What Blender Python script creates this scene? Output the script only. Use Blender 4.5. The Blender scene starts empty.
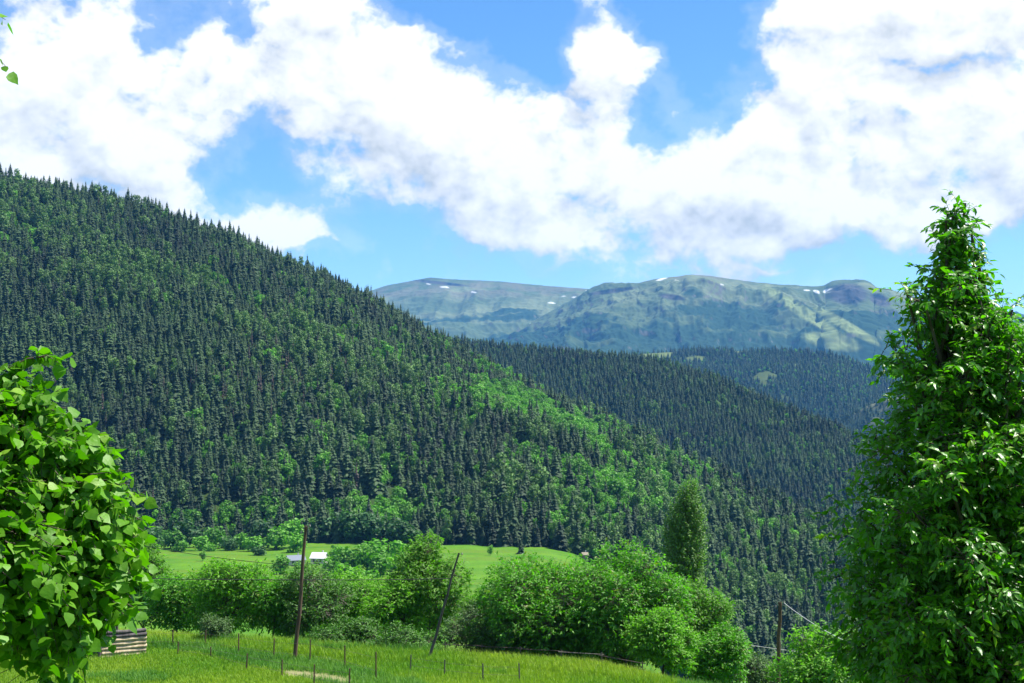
import bpy, math, random
import numpy as np
R = math.radians
rng = np.random.default_rng(7)
random.seed(7)
S = bpy.context.scene
COL = S.collection

# ------------------------------------------------------------------ camera
W, H = 1024, 683
FOV = R(45.0)
FPX = (W / 2) / math.tan(FOV / 2)
ZC = 13.6                                    # camera stands on the hillside, 13.6 m above the meadow
HORIZON = 430.0
PITCH = math.atan((HORIZON - H / 2) / FPX)
cam = bpy.data.cameras.new('camera')
cam.sensor_width = 36.0
cam.angle = FOV
cam.clip_start = 0.2
cam.clip_end = 60000
cam_o = bpy.data.objects.new('camera', cam)
cam_o.location = (0, 0, ZC)
cam_o.rotation_euler = (math.pi / 2 + PITCH, 0, 0)
COL.objects.link(cam_o)
S.camera = cam_o

def at(px, py, d):
    """world point seen at a picture position, d metres away (along +Y)"""
    dx = (np.asarray(px, float) - W / 2) / FPX
    dy = (H / 2 - np.asarray(py, float)) / FPX
    Y = math.cos(PITCH) - dy * math.sin(PITCH)
    Z = math.sin(PITCH) + dy * math.cos(PITCH)
    t = np.asarray(d, float) / Y
    return np.stack([dx * t, Y * t, ZC + Z * t], -1)

def pix(p):
    p = np.asarray(p, float)
    y, z = p[..., 1], p[..., 2] - ZC
    f = y * math.cos(PITCH) + z * math.sin(PITCH)
    u = -y * math.sin(PITCH) + z * math.cos(PITCH)
    return W / 2 + p[..., 0] / f * FPX, H / 2 - u / f * FPX

# ------------------------------------------------------------------ sun, sky, exposure
SUN_AZ, SUN_EL = R(76), R(61)                 # from the right, a little beyond the hill
sd = np.array([math.sin(SUN_AZ) * math.cos(SUN_EL), math.cos(SUN_AZ) * math.cos(SUN_EL), math.sin(SUN_EL)])
sun = bpy.data.lights.new('sun', 'SUN')
sun.energy = 5.0
sun.angle = R(0.5)
sun.color = (1.0, 0.95, 0.87)
sun_o = bpy.data.objects.new('sun', sun)
from mathutils import Vector
sun_o.rotation_euler = Vector(sd).to_track_quat('Z', 'Y').to_euler()
sun_o.location = (0, 0, 300)
COL.objects.link(sun_o)

S.view_settings.view_transform = 'Standard'
S.view_settings.look = 'None'
S.view_settings.gamma = 1
S.view_settings.exposure = 1.35
S.view_settings.use_curve_mapping = False
cy = S.cycles
cy.max_bounces = 6
cy.diffuse_bounces = 2
cy.glossy_bounces = 2
cy.transmission_bounces = 4
cy.transparent_max_bounces = 8
cy.volume_bounces = 0
cy.caustics_reflective = False
cy.caustics_refractive = False
cy.sample_clamp_indirect = 4

class NT:
    """small helper to write node trees as expressions"""
    def __init__(s, t):
        s.t = t; s.n = t.nodes; s.l = t.links
    def new(s, typ, **kw):
        n = s.n.new(typ)
        for k, v in kw.items(): setattr(n, k, v)
        return n
    def put(s, sock, v):
        if isinstance(v, bpy.types.NodeSocket): s.l.new(v, sock)
        else: sock.default_value = v
    def m(s, op, a, b=0.0, c=0.0, clamp=False):
        n = s.new('ShaderNodeMath', operation=op, use_clamp=clamp)
        s.put(n.inputs[0], a); s.put(n.inputs[1], b)
        s.put(n.inputs[2], c)
        return n.outputs[0]
    def v(s, op, a, b=None):
        n = s.new('ShaderNodeVectorMath', operation=op)
        s.put(n.inputs[0], a)
        if b is not None:
            s.put(n.inputs[3] if op == 'SCALE' else n.inputs[1], b)
        return n.outputs['Value'] if op in ('DOT_PRODUCT', 'LENGTH', 'DISTANCE') else n.outputs[0]
    def step(s, x, a, b, lo=0.0, hi=1.0):
        n = s.new('ShaderNodeMapRange', interpolation_type='SMOOTHSTEP')
        s.put(n.inputs[0], x)
        for i, q in enumerate((a, b, lo, hi)): s.put(n.inputs[i + 1], q)
        return n.outputs[0]
    def mix(s, f, a, b, blend='MIX'):
        n = s.new('ShaderNodeMix', data_type='RGBA', blend_type=blend)
        s.put(n.inputs[0], f)
        for sock, q in ((n.inputs[6], a), (n.inputs[7], b)):
            s.put(sock, q if isinstance(q, bpy.types.NodeSocket) or len(q) == 4 else (*q, 1))
        return n.outputs[2]
    def noise(s, vec, scale, detail=4, rough=0.5, dist=0.0, lac=2.0):
        n = s.new('ShaderNodeTexNoise')
        if vec is not None: s.put(n.inputs['Vector'], vec)
        s.put(n.inputs['Scale'], scale); s.put(n.inputs['Detail'], detail)
        s.put(n.inputs['Roughness'], rough); s.put(n.inputs['Distortion'], dist)
        s.put(n.inputs['Lacunarity'], lac)
        return n.outputs[0]

world = bpy.data.worlds.new('World')
S.world = world
world.use_nodes = True
wt = NT(world.node_tree)
wt.n.clear()
sky = wt.new('ShaderNodeTexSky', sky_type='NISHITA')
sky.sun_disc = False
sky.sun_elevation = SUN_EL
sky.sun_rotation = SUN_AZ
sky.altitude = 1500
sky.air_density = 1.0
sky.dust_density = 0.15
sky.ozone_density = 2.5

# clouds: cumulus field written in directions of the sky (azimuth, elevation)
def ae(px, py):
    p = at(px, py, 1.0); d = p - np.array([0, 0, ZC]); d /= np.linalg.norm(d)
    return math.atan2(d[0], d[1]), math.asin(d[2])
CLOUDS = [  # picture x, y, half width, half height, weight
    (60, 95, 190, 130, 1.0), (150, 165, 95, 45, 0.75), (20, 10, 110, 50, 0.5), (215, 85, 110, 75, 0.65),
    (330, 75, 120, 65, 0.95), (400, 130, 150, 75, 0.95), (500, 150, 140, 65, 1.0), (540, 210, 150, 55, 0.95),
    (640, 200, 120, 62, 0.9), (330, 205, 48, 42, 0.8), (250, 232, 70, 22, 0.8), (290, 20, 60, 30, 0.25),
    (760, 190, 140, 75, 0.85), (870, 120, 150, 90, 0.95), (940, 40, 150, 70, 0.7), (960, 195, 130, 62, 0.85),
    (800, 25, 60, 40, 0.5), (605, 55, 50, 48, 0.62), (650, 98, 60, 40, 0.62), (575, 8, 45, 28, 0.55),
    (372, 262, 14, 12, 0.42), (538, 268, 18, 8, 0.40), (780, 258, 40, 16, 0.4),
]
HOLES = [
    (265, 168, 55, 40, 0.8), (385, 235, 60, 45, 0.7), (520, 40, 75, 55, 0.75), (445, 10, 80, 32, 0.7),
    (715, 30, 45, 52, 0.85), (690, 135, 40, 24, 0.35), (755, 95, 28, 30, 0.35), (545, 75, 30, 22, 0.4), (185, 5, 70, 25, 0.55), (165, 50, 22, 22, 0.35), (245, 45, 25, 25, 0.25),
    (935, 68, 50, 12, 0.4), (870, 255, 70, 24, 0.5), (700, 262, 160, 16, 0.35), (480, 262, 90, 14, 0.3), (230, 190, 40, 16, 0.3),
    (640, 132, 28, 20, 0.3), (725, 118, 26, 18, 0.3), (700, 60, 26, 40, .3), (1000, 265, 70, 24, 0.5),
]
geo = wt.new('ShaderNodeTexCoord').outputs['Generated']
def cloud_group(name, fine):
    """cloud density for a direction; the coarse version drops the small octaves"""
    grp = bpy.data.node_groups.new(name, 'ShaderNodeTree')
    grp.interface.new_socket('Direction', in_out='INPUT', socket_type='NodeSocketVector')
    grp.interface.new_socket('Density', in_out='OUTPUT', socket_type='NodeSocketFloat')
    g = NT(grp)
    gi = g.new('NodeGroupInput'); go = g.new('NodeGroupOutput')
    D0 = g.v('NORMALIZE', gi.outputs[0])
    # warp the direction so the edges curl
    nz = g.new('ShaderNodeTexNoise'); g.put(nz.inputs['Vector'], D0); nz.inputs['Scale'].default_value = 14
    nz.inputs['Detail'].default_value = 4 if fine else 2
    nz.inputs['Roughness'].default_value = 0.6
    wv = g.v('SCALE', g.v('SUBTRACT', nz.outputs['Color'], (0.5, 0.5, 0.5)), 0.075)
    D = g.v('ADD', D0, wv)
    sx = g.new('ShaderNodeSeparateXYZ'); g.put(sx.inputs[0], D)
    az = g.m('ARCTAN2', sx.outputs[0], sx.outputs[1])
    el = g.m('ARCSINE', sx.outputs[2])
    cmb = g.new('ShaderNodeCombineXYZ'); g.put(cmb.inputs[0], az); g.put(cmb.inputs[1], el)
    acc = None
    for lst, sg in ((CLOUDS, 1), (HOLES, -1)):
        for (px, py, hw, hh, w) in lst:
            a, e = ae(px, py)
            q = g.v('MULTIPLY_ADD', cmb.outputs[0], (FPX / hw, FPX / hh, 0))
            q.node.inputs[2].default_value = (-a * FPX / hw, -e * FPX / hh, 0)
            r2 = g.v('DOT_PRODUCT', q, q)
            gs = g.m('POWER', 0.4066, r2)
            acc = g.m('MULTIPLY', gs, w * sg) if acc is None else g.m('MULTIPLY_ADD', gs, w * sg, acc)
        if sg > 0: acc = g.m('MINIMUM', acc, 0.86)
    # away from the framed part of the sky: a loose field of the same clouds
    outm = g.m('MAXIMUM', g.step(g.m('ABSOLUTE', az), 0.42, 0.62), g.step(el, 0.33, 0.5))
    acc = g.m('MULTIPLY_ADD', outm, g.m('MULTIPLY', g.noise(D0, 3.2, 1), 0.8), acc)
    sq = g.v('MULTIPLY', D0, (1, 1, 1.3))
    f1 = g.noise(sq, 11, 9 if fine else 4, 0.60)
    bil = g.m('SUBTRACT', 0.16, g.m('ABSOLUTE', g.m('SUBTRACT', g.noise(g.v('ADD', sq, wv), 26, 4 if fine else 1, 0.5), 0.5)))
    den = g.m('MULTIPLY_ADD', g.m('SUBTRACT', f1, 0.5), 2.0, acc)
    den = g.m('MULTIPLY_ADD', bil, 0.9, den)
    den = g.m('SUBTRACT', den, 0.47)
    g.l.new(den, go.inputs[0])
    return grp
CG = cloud_group('cloud_density', True); CGS = cloud_group('cloud_density_coarse', False)
def dens(vec, grp):
    n = wt.new('ShaderNodeGroup'); n.node_tree = grp
    wt.put(n.inputs[0], vec); return n.outputs[0]
dirn = wt.v('NORMALIZE', geo)
d0 = dens(dirn, CG)
d1 = dens(wt.v('ADD', dirn, (0.010, 0, 0.028)), CGS)
alpha = wt.m('MAXIMUM', wt.step(d0, -0.02, 0.34), wt.m('MULTIPLY', wt.step(d0, -0.30, 0.05), 0.16))
shade = wt.m('MULTIPLY_ADD', wt.m('SUBTRACT', d0, d1), 1.5, 0.78)
shade = wt.m('SUBTRACT', shade, wt.m('MULTIPLY', wt.m('MAXIMUM', wt.m('SUBTRACT', d0, 0.5), 0.0), 0.15), clamp=True)
CL = 6.2
ccol = wt.mix(shade, (0.49 * CL, 0.535 * CL, 0.55 * CL), (1.02 * CL, 1.02 * CL, 1.02 * CL))
hs = wt.new('ShaderNodeHueSaturation'); hs.inputs['Saturation'].default_value = 1.22; hs.inputs['Value'].default_value = 1.12
wt.put(hs.inputs['Color'], sky.outputs[0])
wcol = wt.mix(alpha, hs.outputs[0], ccol)
bg = wt.new('ShaderNodeBackground'); bg.inputs[1].default_value = 0.076
wt.put(bg.inputs[0], wcol)
wo = wt.new('ShaderNodeOutputWorld'); wt.l.new(bg.outputs[0], wo.inputs[0])
world.cycles.sampling_method = 'MANUAL'
world.cycles.sample_map_resolution = 256

# ------------------------------------------------------------------ helpers
def tag(o, label=None, cat=None, group=None, kind=None):
    if label: o['label'] = label
    if cat: o['category'] = cat
    if group: o['group'] = group
    if kind: o['kind'] = kind
    return o

def empty(name, loc, rz=0.0):
    o = bpy.data.objects.new(name, None)
    o.location = tuple(float(c) for c in loc); o.rotation_euler = (0, 0, rz)
    o.empty_display_size = 0.3
    COL.objects.link(o)
    return o

class MB:
    """collects vertices and faces of one mesh"""
    def __init__(s):
        s.v = []; s.f = []; s.n = 0; s.tint = []; s.mi = []
    def add(s, V, F, tint=0.5, mi=0):
        V = np.asarray(V, np.float64).reshape(-1, 3)
        F = np.asarray(F, np.int64)
        s.v.append(V); s.f.append(F + s.n); s.n += len(V)
        s.tint.append(np.broadcast_to(np.asarray(tint, float), (len(V),)))
        s.mi.append(np.full(len(F), mi))
        return s
    def mesh(s, name, mats, smooth=False, loc=(0, 0, 0)):
        me = bpy.data.meshes.new(name)
        V = np.concatenate(s.v) - np.asarray(loc, float)
        counts = np.concatenate([np.full(len(f), f.shape[1]) for f in s.f])
        loops = np.concatenate([f.ravel() for f in s.f])
        me.vertices.add(len(V)); me.vertices.foreach_set('co', V.astype(np.float32).ravel())
        me.loops.add(len(loops)); me.loops.foreach_set('vertex_index', loops.astype(np.int32))
        me.polygons.add(len(counts))
        me.polygons.foreach_set('loop_start', np.concatenate([[0], np.cumsum(counts)[:-1]]).astype(np.int32))
        me.polygons.foreach_set('material_index', np.concatenate(s.mi).astype(np.int32))
        me.polygons.foreach_set('use_smooth', np.full(len(counts), smooth))
        me.update(calc_edges=True)
        a = me.attributes.new('tint', 'FLOAT', 'POINT')
        a.data.foreach_set('value', np.concatenate(s.tint).astype(np.float32))
        for m in (mats if isinstance(mats, (list, tuple)) else [mats]): me.materials.append(m)
        return me
    def build(s, name, mats, parent=None, smooth=False):
        """parts are given in world coordinates; the parent Empty's location is taken off"""
        loc = np.array(parent.location) if parent is not None else np.zeros(3)
        me = s.mesh(name, mats, smooth, loc)
        o = bpy.data.objects.new(name, me)
        COL.objects.link(o)
        if parent is not None: o.parent = parent
        return o
    def box(s, c, half, rz=0.0, rx=0.0, tint=0.5, mi=0):
        q = np.array([[x, y, z] for x in (-1, 1) for y in (-1, 1) for z in (-1, 1)], float) * np.asarray(half)
        cx, sx_ = math.cos(rx), math.sin(rx)
        q = q @ np.array([[1, 0, 0], [0, cx, sx_], [0, -sx_, cx]])
        cz, sz = math.cos(rz), math.sin(rz)
        q = q @ np.array([[cz, sz, 0], [-sz, cz, 0], [0, 0, 1]])
        F = [[0, 1, 3, 2], [4, 6, 7, 5], [0, 4, 5, 1], [2, 3, 7, 6], [0, 2, 6, 4], [1, 5, 7, 3]]
        return s.add(q + np.asarray(c, float), F, tint, mi)
    def tube(s, pts, rad, n=6, tint=0.5, mi=0, cap=True):
        P = np.asarray(pts, float); rad = np.broadcast_to(np.asarray(rad, float), (len(P),))
        T = np.gradient(P, axis=0); T /= np.linalg.norm(T, axis=1)[:, None] + 1e-9
        ref = np.array([0.31, 0.17, 0.93]) if abs(T[0][2]) < 0.9 else np.array([1.0, 0.1, 0])
        A = np.cross(T, ref); A /= np.linalg.norm(A, axis=1)[:, None] + 1e-9
        B = np.cross(T, A)
        th = np.arange(n) * 2 * math.pi / n
        ring = A[:, None] * np.cos(th)[None, :, None] + B[:, None] * np.sin(th)[None, :, None]
        V = P[:, None] + ring * rad[:, None, None]
        i = np.arange(len(P) - 1)[:, None] * n; j = np.arange(n)[None]
        F = np.stack([i + j, i + (j + 1) % n, i + n + (j + 1) % n, i + n + j], -1).reshape(-1, 4)
        s.add(V, F, tint, mi)
        if cap:
            c = len(P) * n
            V2 = np.concatenate([V[-1], P[-1:]])
            s.add(V2, [[k, (k + 1) % n, n] for k in range(n)], tint, mi)
        return s

# numpy value noise
def _hash(ix, iy, iz):
    h = (ix * 374761393 + iy * 668265263 + iz * 2147483647 + 1013904223) & 0xFFFFFFFF
    h = ((h ^ (h >> 13)) * 1274126177) & 0xFFFFFFFF
    h = ((h ^ (h >> 16)) * 2246822519) & 0xFFFFFFFF
    return ((h ^ (h >> 15)) & 0xFFFFFF) / float(0xFFFFFF)
def vnoise(p):
    p = np.asarray(p, float); i = np.floor(p).astype(np.int64); f = p - i
    f = f * f * f * (f * (f * 6 - 15) + 10)
    out = 0
    for a in (0, 1):
        for b in (0, 1):
            for c in (0, 1):
                w = (f[..., 0] if a else 1 - f[..., 0]) * (f[..., 1] if b else 1 - f[..., 1]) * (f[..., 2] if c else 1 - f[..., 2])
                out = out + w * _hash(i[..., 0] + a, i[..., 1] + b, i[..., 2] + c)
    return out
def fbm(p, oct=5, rough=0.5):
    p = np.asarray(p, float); s, a, t = 0, 1.0, 0.0
    for k in range(oct):
        s = s + a * vnoise(p * 2 ** k + 17.3 * k); t += a; a *= rough
    return s / t
def ridged(p, oct=5, rough=0.5):
    p = np.asarray(p, float); s, a, t = 0, 1.0, 0.0
    for k in range(oct):
        s = s + a * (1 - np.abs(2 * vnoise(p * 2 ** k + 31.7 * k) - 1)); t += a; a *= rough
    return s / t
def sstep(x, a, b):
    t = np.clip((np.asarray(x, float) - a) / (b - a), 0, 1); return t * t * (3 - 2 * t)

# ------------------------------------------------------------------ materials
def mat(name):
    m = bpy.data.materials.new(name); m.use_nodes = True
    t = NT(m.node_tree)
    t.bsdf = m.node_tree.nodes['Principled BSDF']; t.out = m.node_tree.nodes['Material Output']
    t.bsdf.inputs['Specular IOR Level'].default_value = 0.3
    return m, t

def leaf_mat(name, dark, light, rough=0.45, trans=0.35, spec=0.4, tip=None, inst=False, patch=0.0, tcol=None, bump=0.0):
    dark = tuple(v * 0.72 for v in dark); light = tuple(v * 1.02 for v in light)
    m, t = mat(name)
    a = t.new('ShaderNodeAttribute', attribute_name='tint').outputs['Fac']
    f = a
    oi = t.new('ShaderNodeObjectInfo')
    if inst:
        f = t.m('ADD', t.m('MULTIPLY', a, 0.5), t.m('MULTIPLY', oi.outputs['Random'], 0.8), clamp=True)
        if patch:
            nn = t.noise(oi.outputs['Location'], 0.006, 3, 0.55)
            f = t.m('ADD', f, t.m('MULTIPLY', t.m('SUBTRACT', nn, 0.5), patch), clamp=True)
    c = t.mix(f, dark, light)
    if tip is not None:
        c = t.mix(t.step(a, 0.90, 0.97), c, tip)
    t.put(t.bsdf.inputs['Base Color'], c)
    t.bsdf.inputs['Roughness'].default_value = rough
    t.bsdf.inputs['Specular IOR Level'].default_value = spec
    if bump:
        nb_ = t.noise(t.new('ShaderNodeTexCoord').outputs['Object'], bump, 3, 0.6)
        bp = t.new('ShaderNodeBump'); bp.inputs['Strength'].default_value = 0.5; bp.inputs['Distance'].default_value = 0.02
        t.put(bp.inputs['Height'], nb_); t.l.new(bp.outputs[0], t.bsdf.inputs['Normal'])
        c = t.mix(t.m('MULTIPLY', t.step(nb_, 0.45, 0.7), 0.35), c, t.mix(1.0, c, (1.5, 1.25, 1.0), 'MULTIPLY'))
        t.put(t.bsdf.inputs['Base Color'], c)
    if trans:
        tr = t.new('ShaderNodeBsdfTranslucent')
        t.put(tr.inputs[0], t.mix(1.0, c, tcol or (1.4, 2.0, 0.38), 'MULTIPLY'))
        mx = t.new('ShaderNodeMixShader'); mx.inputs[0].default_value = trans
        t.l.new(t.bsdf.outputs[0], mx.inputs[1]); t.l.new(tr.outputs[0], mx.inputs[2])
        t.l.new(mx.outputs[0], t.out.inputs[0])
    return m

def wood_mat(name, a, b, scale=6.0, rough=0.85):
    a = tuple(v * 0.8 for v in a); b = tuple(v * 0.8 for v in b)
    m, t = mat(name)
    tc = t.new('ShaderNodeTexCoord').outputs['Object']
    n = t.noise(t.v('MULTIPLY', tc, (1, 1, 0.12)), scale, 6, 0.6)
    t.put(t.bsdf.inputs['Base Color'], t.mix(t.step(n, 0.3, 0.7), a, b))
    t.bsdf.inputs['Roughness'].default_value = rough
    bp = t.new('ShaderNodeBump'); bp.inputs['Strength'].default_value = 0.5; bp.inputs['Distance'].default_value = 0.02
    t.put(bp.inputs['Height'], n); t.l.new(bp.outputs[0], t.bsdf.inputs['Normal'])
    return m

M = {}
M['spruce'] = leaf_mat('spruce_needles', (0.005, 0.018, 0.011), (0.036, 0.076, 0.023), 0.7, 0.12, 0.2, inst=True, patch=1.9)
M['pine'] = leaf_mat('pine_needles', (0.045, 0.095, 0.030), (0.110, 0.200, 0.055), 0.7, 0.15, 0.2, inst=True, patch=0.8)
M['hardwood'] = leaf_mat('hillside_leaves', (0.024, 0.090, 0.011), (0.105, 0.275, 0.023), 0.6, 0.25, 0.25, inst=True, patch=0.9)
M['grove'] = leaf_mat('grove_leaves', (0.014, 0.052, 0.016), (0.042, 0.110, 0.028), 0.6, 0.2, 0.25, inst=True)
M['dead'] = leaf_mat('dead_needles', (0.045, 0.038, 0.034), (0.090, 0.075, 0.064), 0.9, 0.0, 0.1, inst=True)
M['linden'] = leaf_mat('linden_leaves', (0.041, 0.148, 0.005), (0.120, 0.297, 0.011), 0.50, 0.34, 0.28, tip=(0.14, 0.27, 0.02), bump=11)
M['cherry'] = leaf_mat('cherry_leaves', (0.029, 0.133, 0.005), (0.102, 0.292, 0.011), 0.38, 0.42, 0.45, tip=(0.14, 0.25, 0.02), bump=14)
M['walnut'] = leaf_mat('walnut_leaves', (0.036, 0.148, 0.007), (0.114, 0.318, 0.013), 0.5, 0.42, 0.35, tip=(0.14, 0.19, 0.03))
M['bright'] = leaf_mat('bright_leaves', (0.054, 0.180, 0.009), (0.156, 0.360, 0.018), 0.5, 0.42, 0.3)
M['olive'] = leaf_mat('olive_leaves', (0.046, 0.142, 0.013), (0.127, 0.284, 0.022), 0.55, 0.42, 0.3)
M['deep'] = leaf_mat('deep_green_leaves', (0.024, 0.090, 0.009), (0.072, 0.191, 0.016), 0.55, 0.28, 0.3)
M['poplar'] = leaf_mat('poplar_leaves', (0.043, 0.127, 0.020), (0.144, 0.276, 0.045), 0.5, 0.3, 0.4)
M['grey_leaf'] = leaf_mat('grey_green_leaves', (0.041, 0.102, 0.030), (0.095, 0.174, 0.050), 0.6, 0.25, 0.25)
M['bark'] = wood_mat('bark', (0.045, 0.034, 0.026), (0.13, 0.105, 0.085), 9)
M['bark_pale'] = wood_mat('pale_bark', (0.10, 0.085, 0.07), (0.26, 0.23, 0.19), 9)
M['pole'] = wood_mat('pole_wood', (0.055, 0.035, 0.022), (0.15, 0.10, 0.065), 5)
M['pole_grey'] = wood_mat('grey_pole_wood', (0.045, 0.042, 0.036), (0.12, 0.11, 0.095), 5)
M['rust'] = wood_mat('rusty_steel', (0.06, 0.038, 0.026), (0.15, 0.085, 0.055), 14)
M['logs'] = wood_mat('log_wood', (0.46, 0.35, 0.21), (0.74, 0.60, 0.40), 5)
M['logs_dark'] = wood_mat('dark_log_wood', (0.07, 0.06, 0.06), (0.16, 0.14, 0.14), 5)
def flat_mat(name, c, rough=0.6, metal=0.0, var=0.15):
    c = tuple(v * 0.82 for v in c)
    m, t = mat(name)
    n = t.noise(t.new('ShaderNodeTexCoord').outputs['Object'], 2.5, 5, 0.6)
    k = 1 - var
    t.put(t.bsdf.inputs['Base Color'], t.mix(n, tuple(x * k * 0.9 for x in c), tuple(min(1, x * (1 + var * 0.6)) for x in c)))
    t.bsdf.inputs['Roughness'].default_value = rough; t.bsdf.inputs['Metallic'].default_value = metal
    return m
M['roof_sheet'] = flat_mat('pale_roof_sheet', (0.20, 0.23, 0.28), 0.35, 0.2)
M['roof_bright'] = flat_mat('white_roof_sheet', (0.62, 0.64, 0.66), 0.35)
M['plaster'] = flat_mat('plaster', (0.62, 0.60, 0.56), 0.8)
M['tan'] = flat_mat('tan_earth_wall', (0.27, 0.23, 0.17), 0.9)
M['window'] = flat_mat('window_glass', (0.03, 0.035, 0.04), 0.15)
M['door'] = flat_mat('door_wood', (0.12, 0.07, 0.04), 0.7)
M['cable'] = flat_mat('cable', (0.025, 0.025, 0.027), 0.6)
M['cable_white'] = flat_mat('pale_cable', (0.65, 0.66, 0.66), 0.5)
M['ceramic'] = flat_mat('insulator_ceramic', (0.30, 0.27, 0.24), 0.3)
M['wire'] = flat_mat('fence_wire', (0.16, 0.14, 0.12), 0.6, 0.4)

# ------------------------------------------------------------------ ground
EX = np.array([-400, -120, -60, -35, -23.6, -13.7, -5.7, -0.7, 5.2, 9.5, 16, 26, 60, 400.])
EY = np.array([96, 96, 90, 85, 82, 79, 76, 74.5, 72, 66, 58, 48, 40, 30.])
PS = np.array([0, 4, 12, 40, 130, 230, 380, 650, 1200, 6000, 40000.])
PZ = np.array([0, -.5, -2.6, -10, -27, -37, -46, -53, -75, -260, -300.])
def ground_z(x, y):
    x = np.asarray(x, float); y = np.asarray(y, float)
    e = np.interp(x, EX, EY)
    s = y - e
    z = np.interp(s, PS, PZ)
    up = 12.0 * (1 - sstep(y, -4, 46)) + np.maximum(0, -y) * 0.12 * sstep(-y, 0, 40)
    z = z + up
    ang = x / np.maximum(y, 30)
    z = z - 185 * sstep(ang, 0.045, 0.27) * sstep(y, 110, 640) - 30 * sstep(ang, 0.02, 0.2) * sstep(s, 5, 130)
    far = sstep(y, 60, 200)
    z = z + (fbm(np.stack([x / 14, y / 14, 0 * x], -1), 3) - 0.5) * (0.35 + 1.5 * far) * sstep(np.hypot(x, y), 4, 30)
    return z

def grid_mesh(P):
    nu, nv = P.shape[:2]
    i = np.arange(nu - 1)[:, None] * nv; j = np.arange(nv - 1)[None]
    F = np.stack([i + j, i + nv + j, i + nv + j + 1, i + j + 1], -1).reshape(-1, 4)
    return P.reshape(-1, 3), F

xs = np.concatenate([-np.geomspace(14000, 62, 46), np.arange(-60, 40, 0.8), np.geomspace(41, 14000, 46)])
ys = np.concatenate([-np.geomspace(13000, 12, 22), np.arange(-10, 50, 2.0), np.arange(50, 96, 0.5), np.geomspace(97, 15000, 130)])
gx, gy = np.meshgrid(xs, ys, indexing='ij')
gz = ground_z(gx, gy)
V, F = grid_mesh(np.stack([gx, gy, gz], -1))
F = F
gmat, t = mat('meadow_ground')
pos = t.new('ShaderNodeNewGeometry').outputs['Position']
n1 = t.noise(pos, 0.035, 5, 0.6)
n2 = t.noise(pos, 0.6, 5, 0.65)
n3 = t.noise(t.v('MULTIPLY', pos, (0.02, 0.09, 0.05)), 1.0, 4, 0.6)
c = t.mix(t.step(n1, 0.35, 0.65), (0.034, 0.120, 0.006), (0.076, 0.175, 0.009))
c = t.mix(t.m('MULTIPLY', t.step(n3, 0.42, 0.62), 0.85), c, (0.078, 0.140, 0.011))
c = t.mix(t.m('MULTIPLY', t.step(n2, 0.4, 0.75), 0.5), c, (0.032, 0.082, 0.007))
dirt = t.new('ShaderNodeAttribute', attribute_name='tint').outputs['Fac']
c = t.mix(dirt, c, t.mix(n2, (0.15, 0.14, 0.07), (0.24, 0.21, 0.12)))
t.put(t.bsdf.inputs['Base Color'], c); t.bsdf.inputs['Roughness'].default_value = 0.9
t.bsdf.inputs['Specular IOR Level'].default_value = 0.1
bp = t.new('ShaderNodeBump'); bp.inputs['Distance'].default_value = 0.25; bp.inputs['Strength'].default_value = 0.5
t.put(bp.inputs['Height'], n2); t.l.new(bp.outputs[0], t.bsdf.inputs['Normal'])
vpx, vpy = pix(np.where((V[:, 1:2] > 5), V, [0, 10, 0]))
def path_mask(x, y):
    """the worn track between the two rows of fence posts"""
    px_, py_ = pix(np.stack([x, y, 0 * x], -1))
    mid = np.interp(px_, [230, 300, 345, 400], [668, 674, 681, 694])
    m = np.exp(-((py_ - mid) / 5.0) ** 2) * sstep(px_, 262, 296) * (1 - sstep(px_, 345, 365))
    return m * (0.6 + 0.8 * (fbm(np.stack([x / 1.5, y / 1.5, 0 * x + 3], -1), 3) - 0.3))
near = (V[:, 1] > 40) & (V[:, 1] < 100) & (np.abs(V[:, 0]) < 60)
dm = np.zeros(len(V)); dm[near] = np.clip(path_mask(V[near, 0], V[near, 1]) * 1.3, 0, 1)
mb = MB(); mb.add(V, F, dm)
tag(mb.build('ground', gmat, smooth=True), kind='structure')

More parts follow.
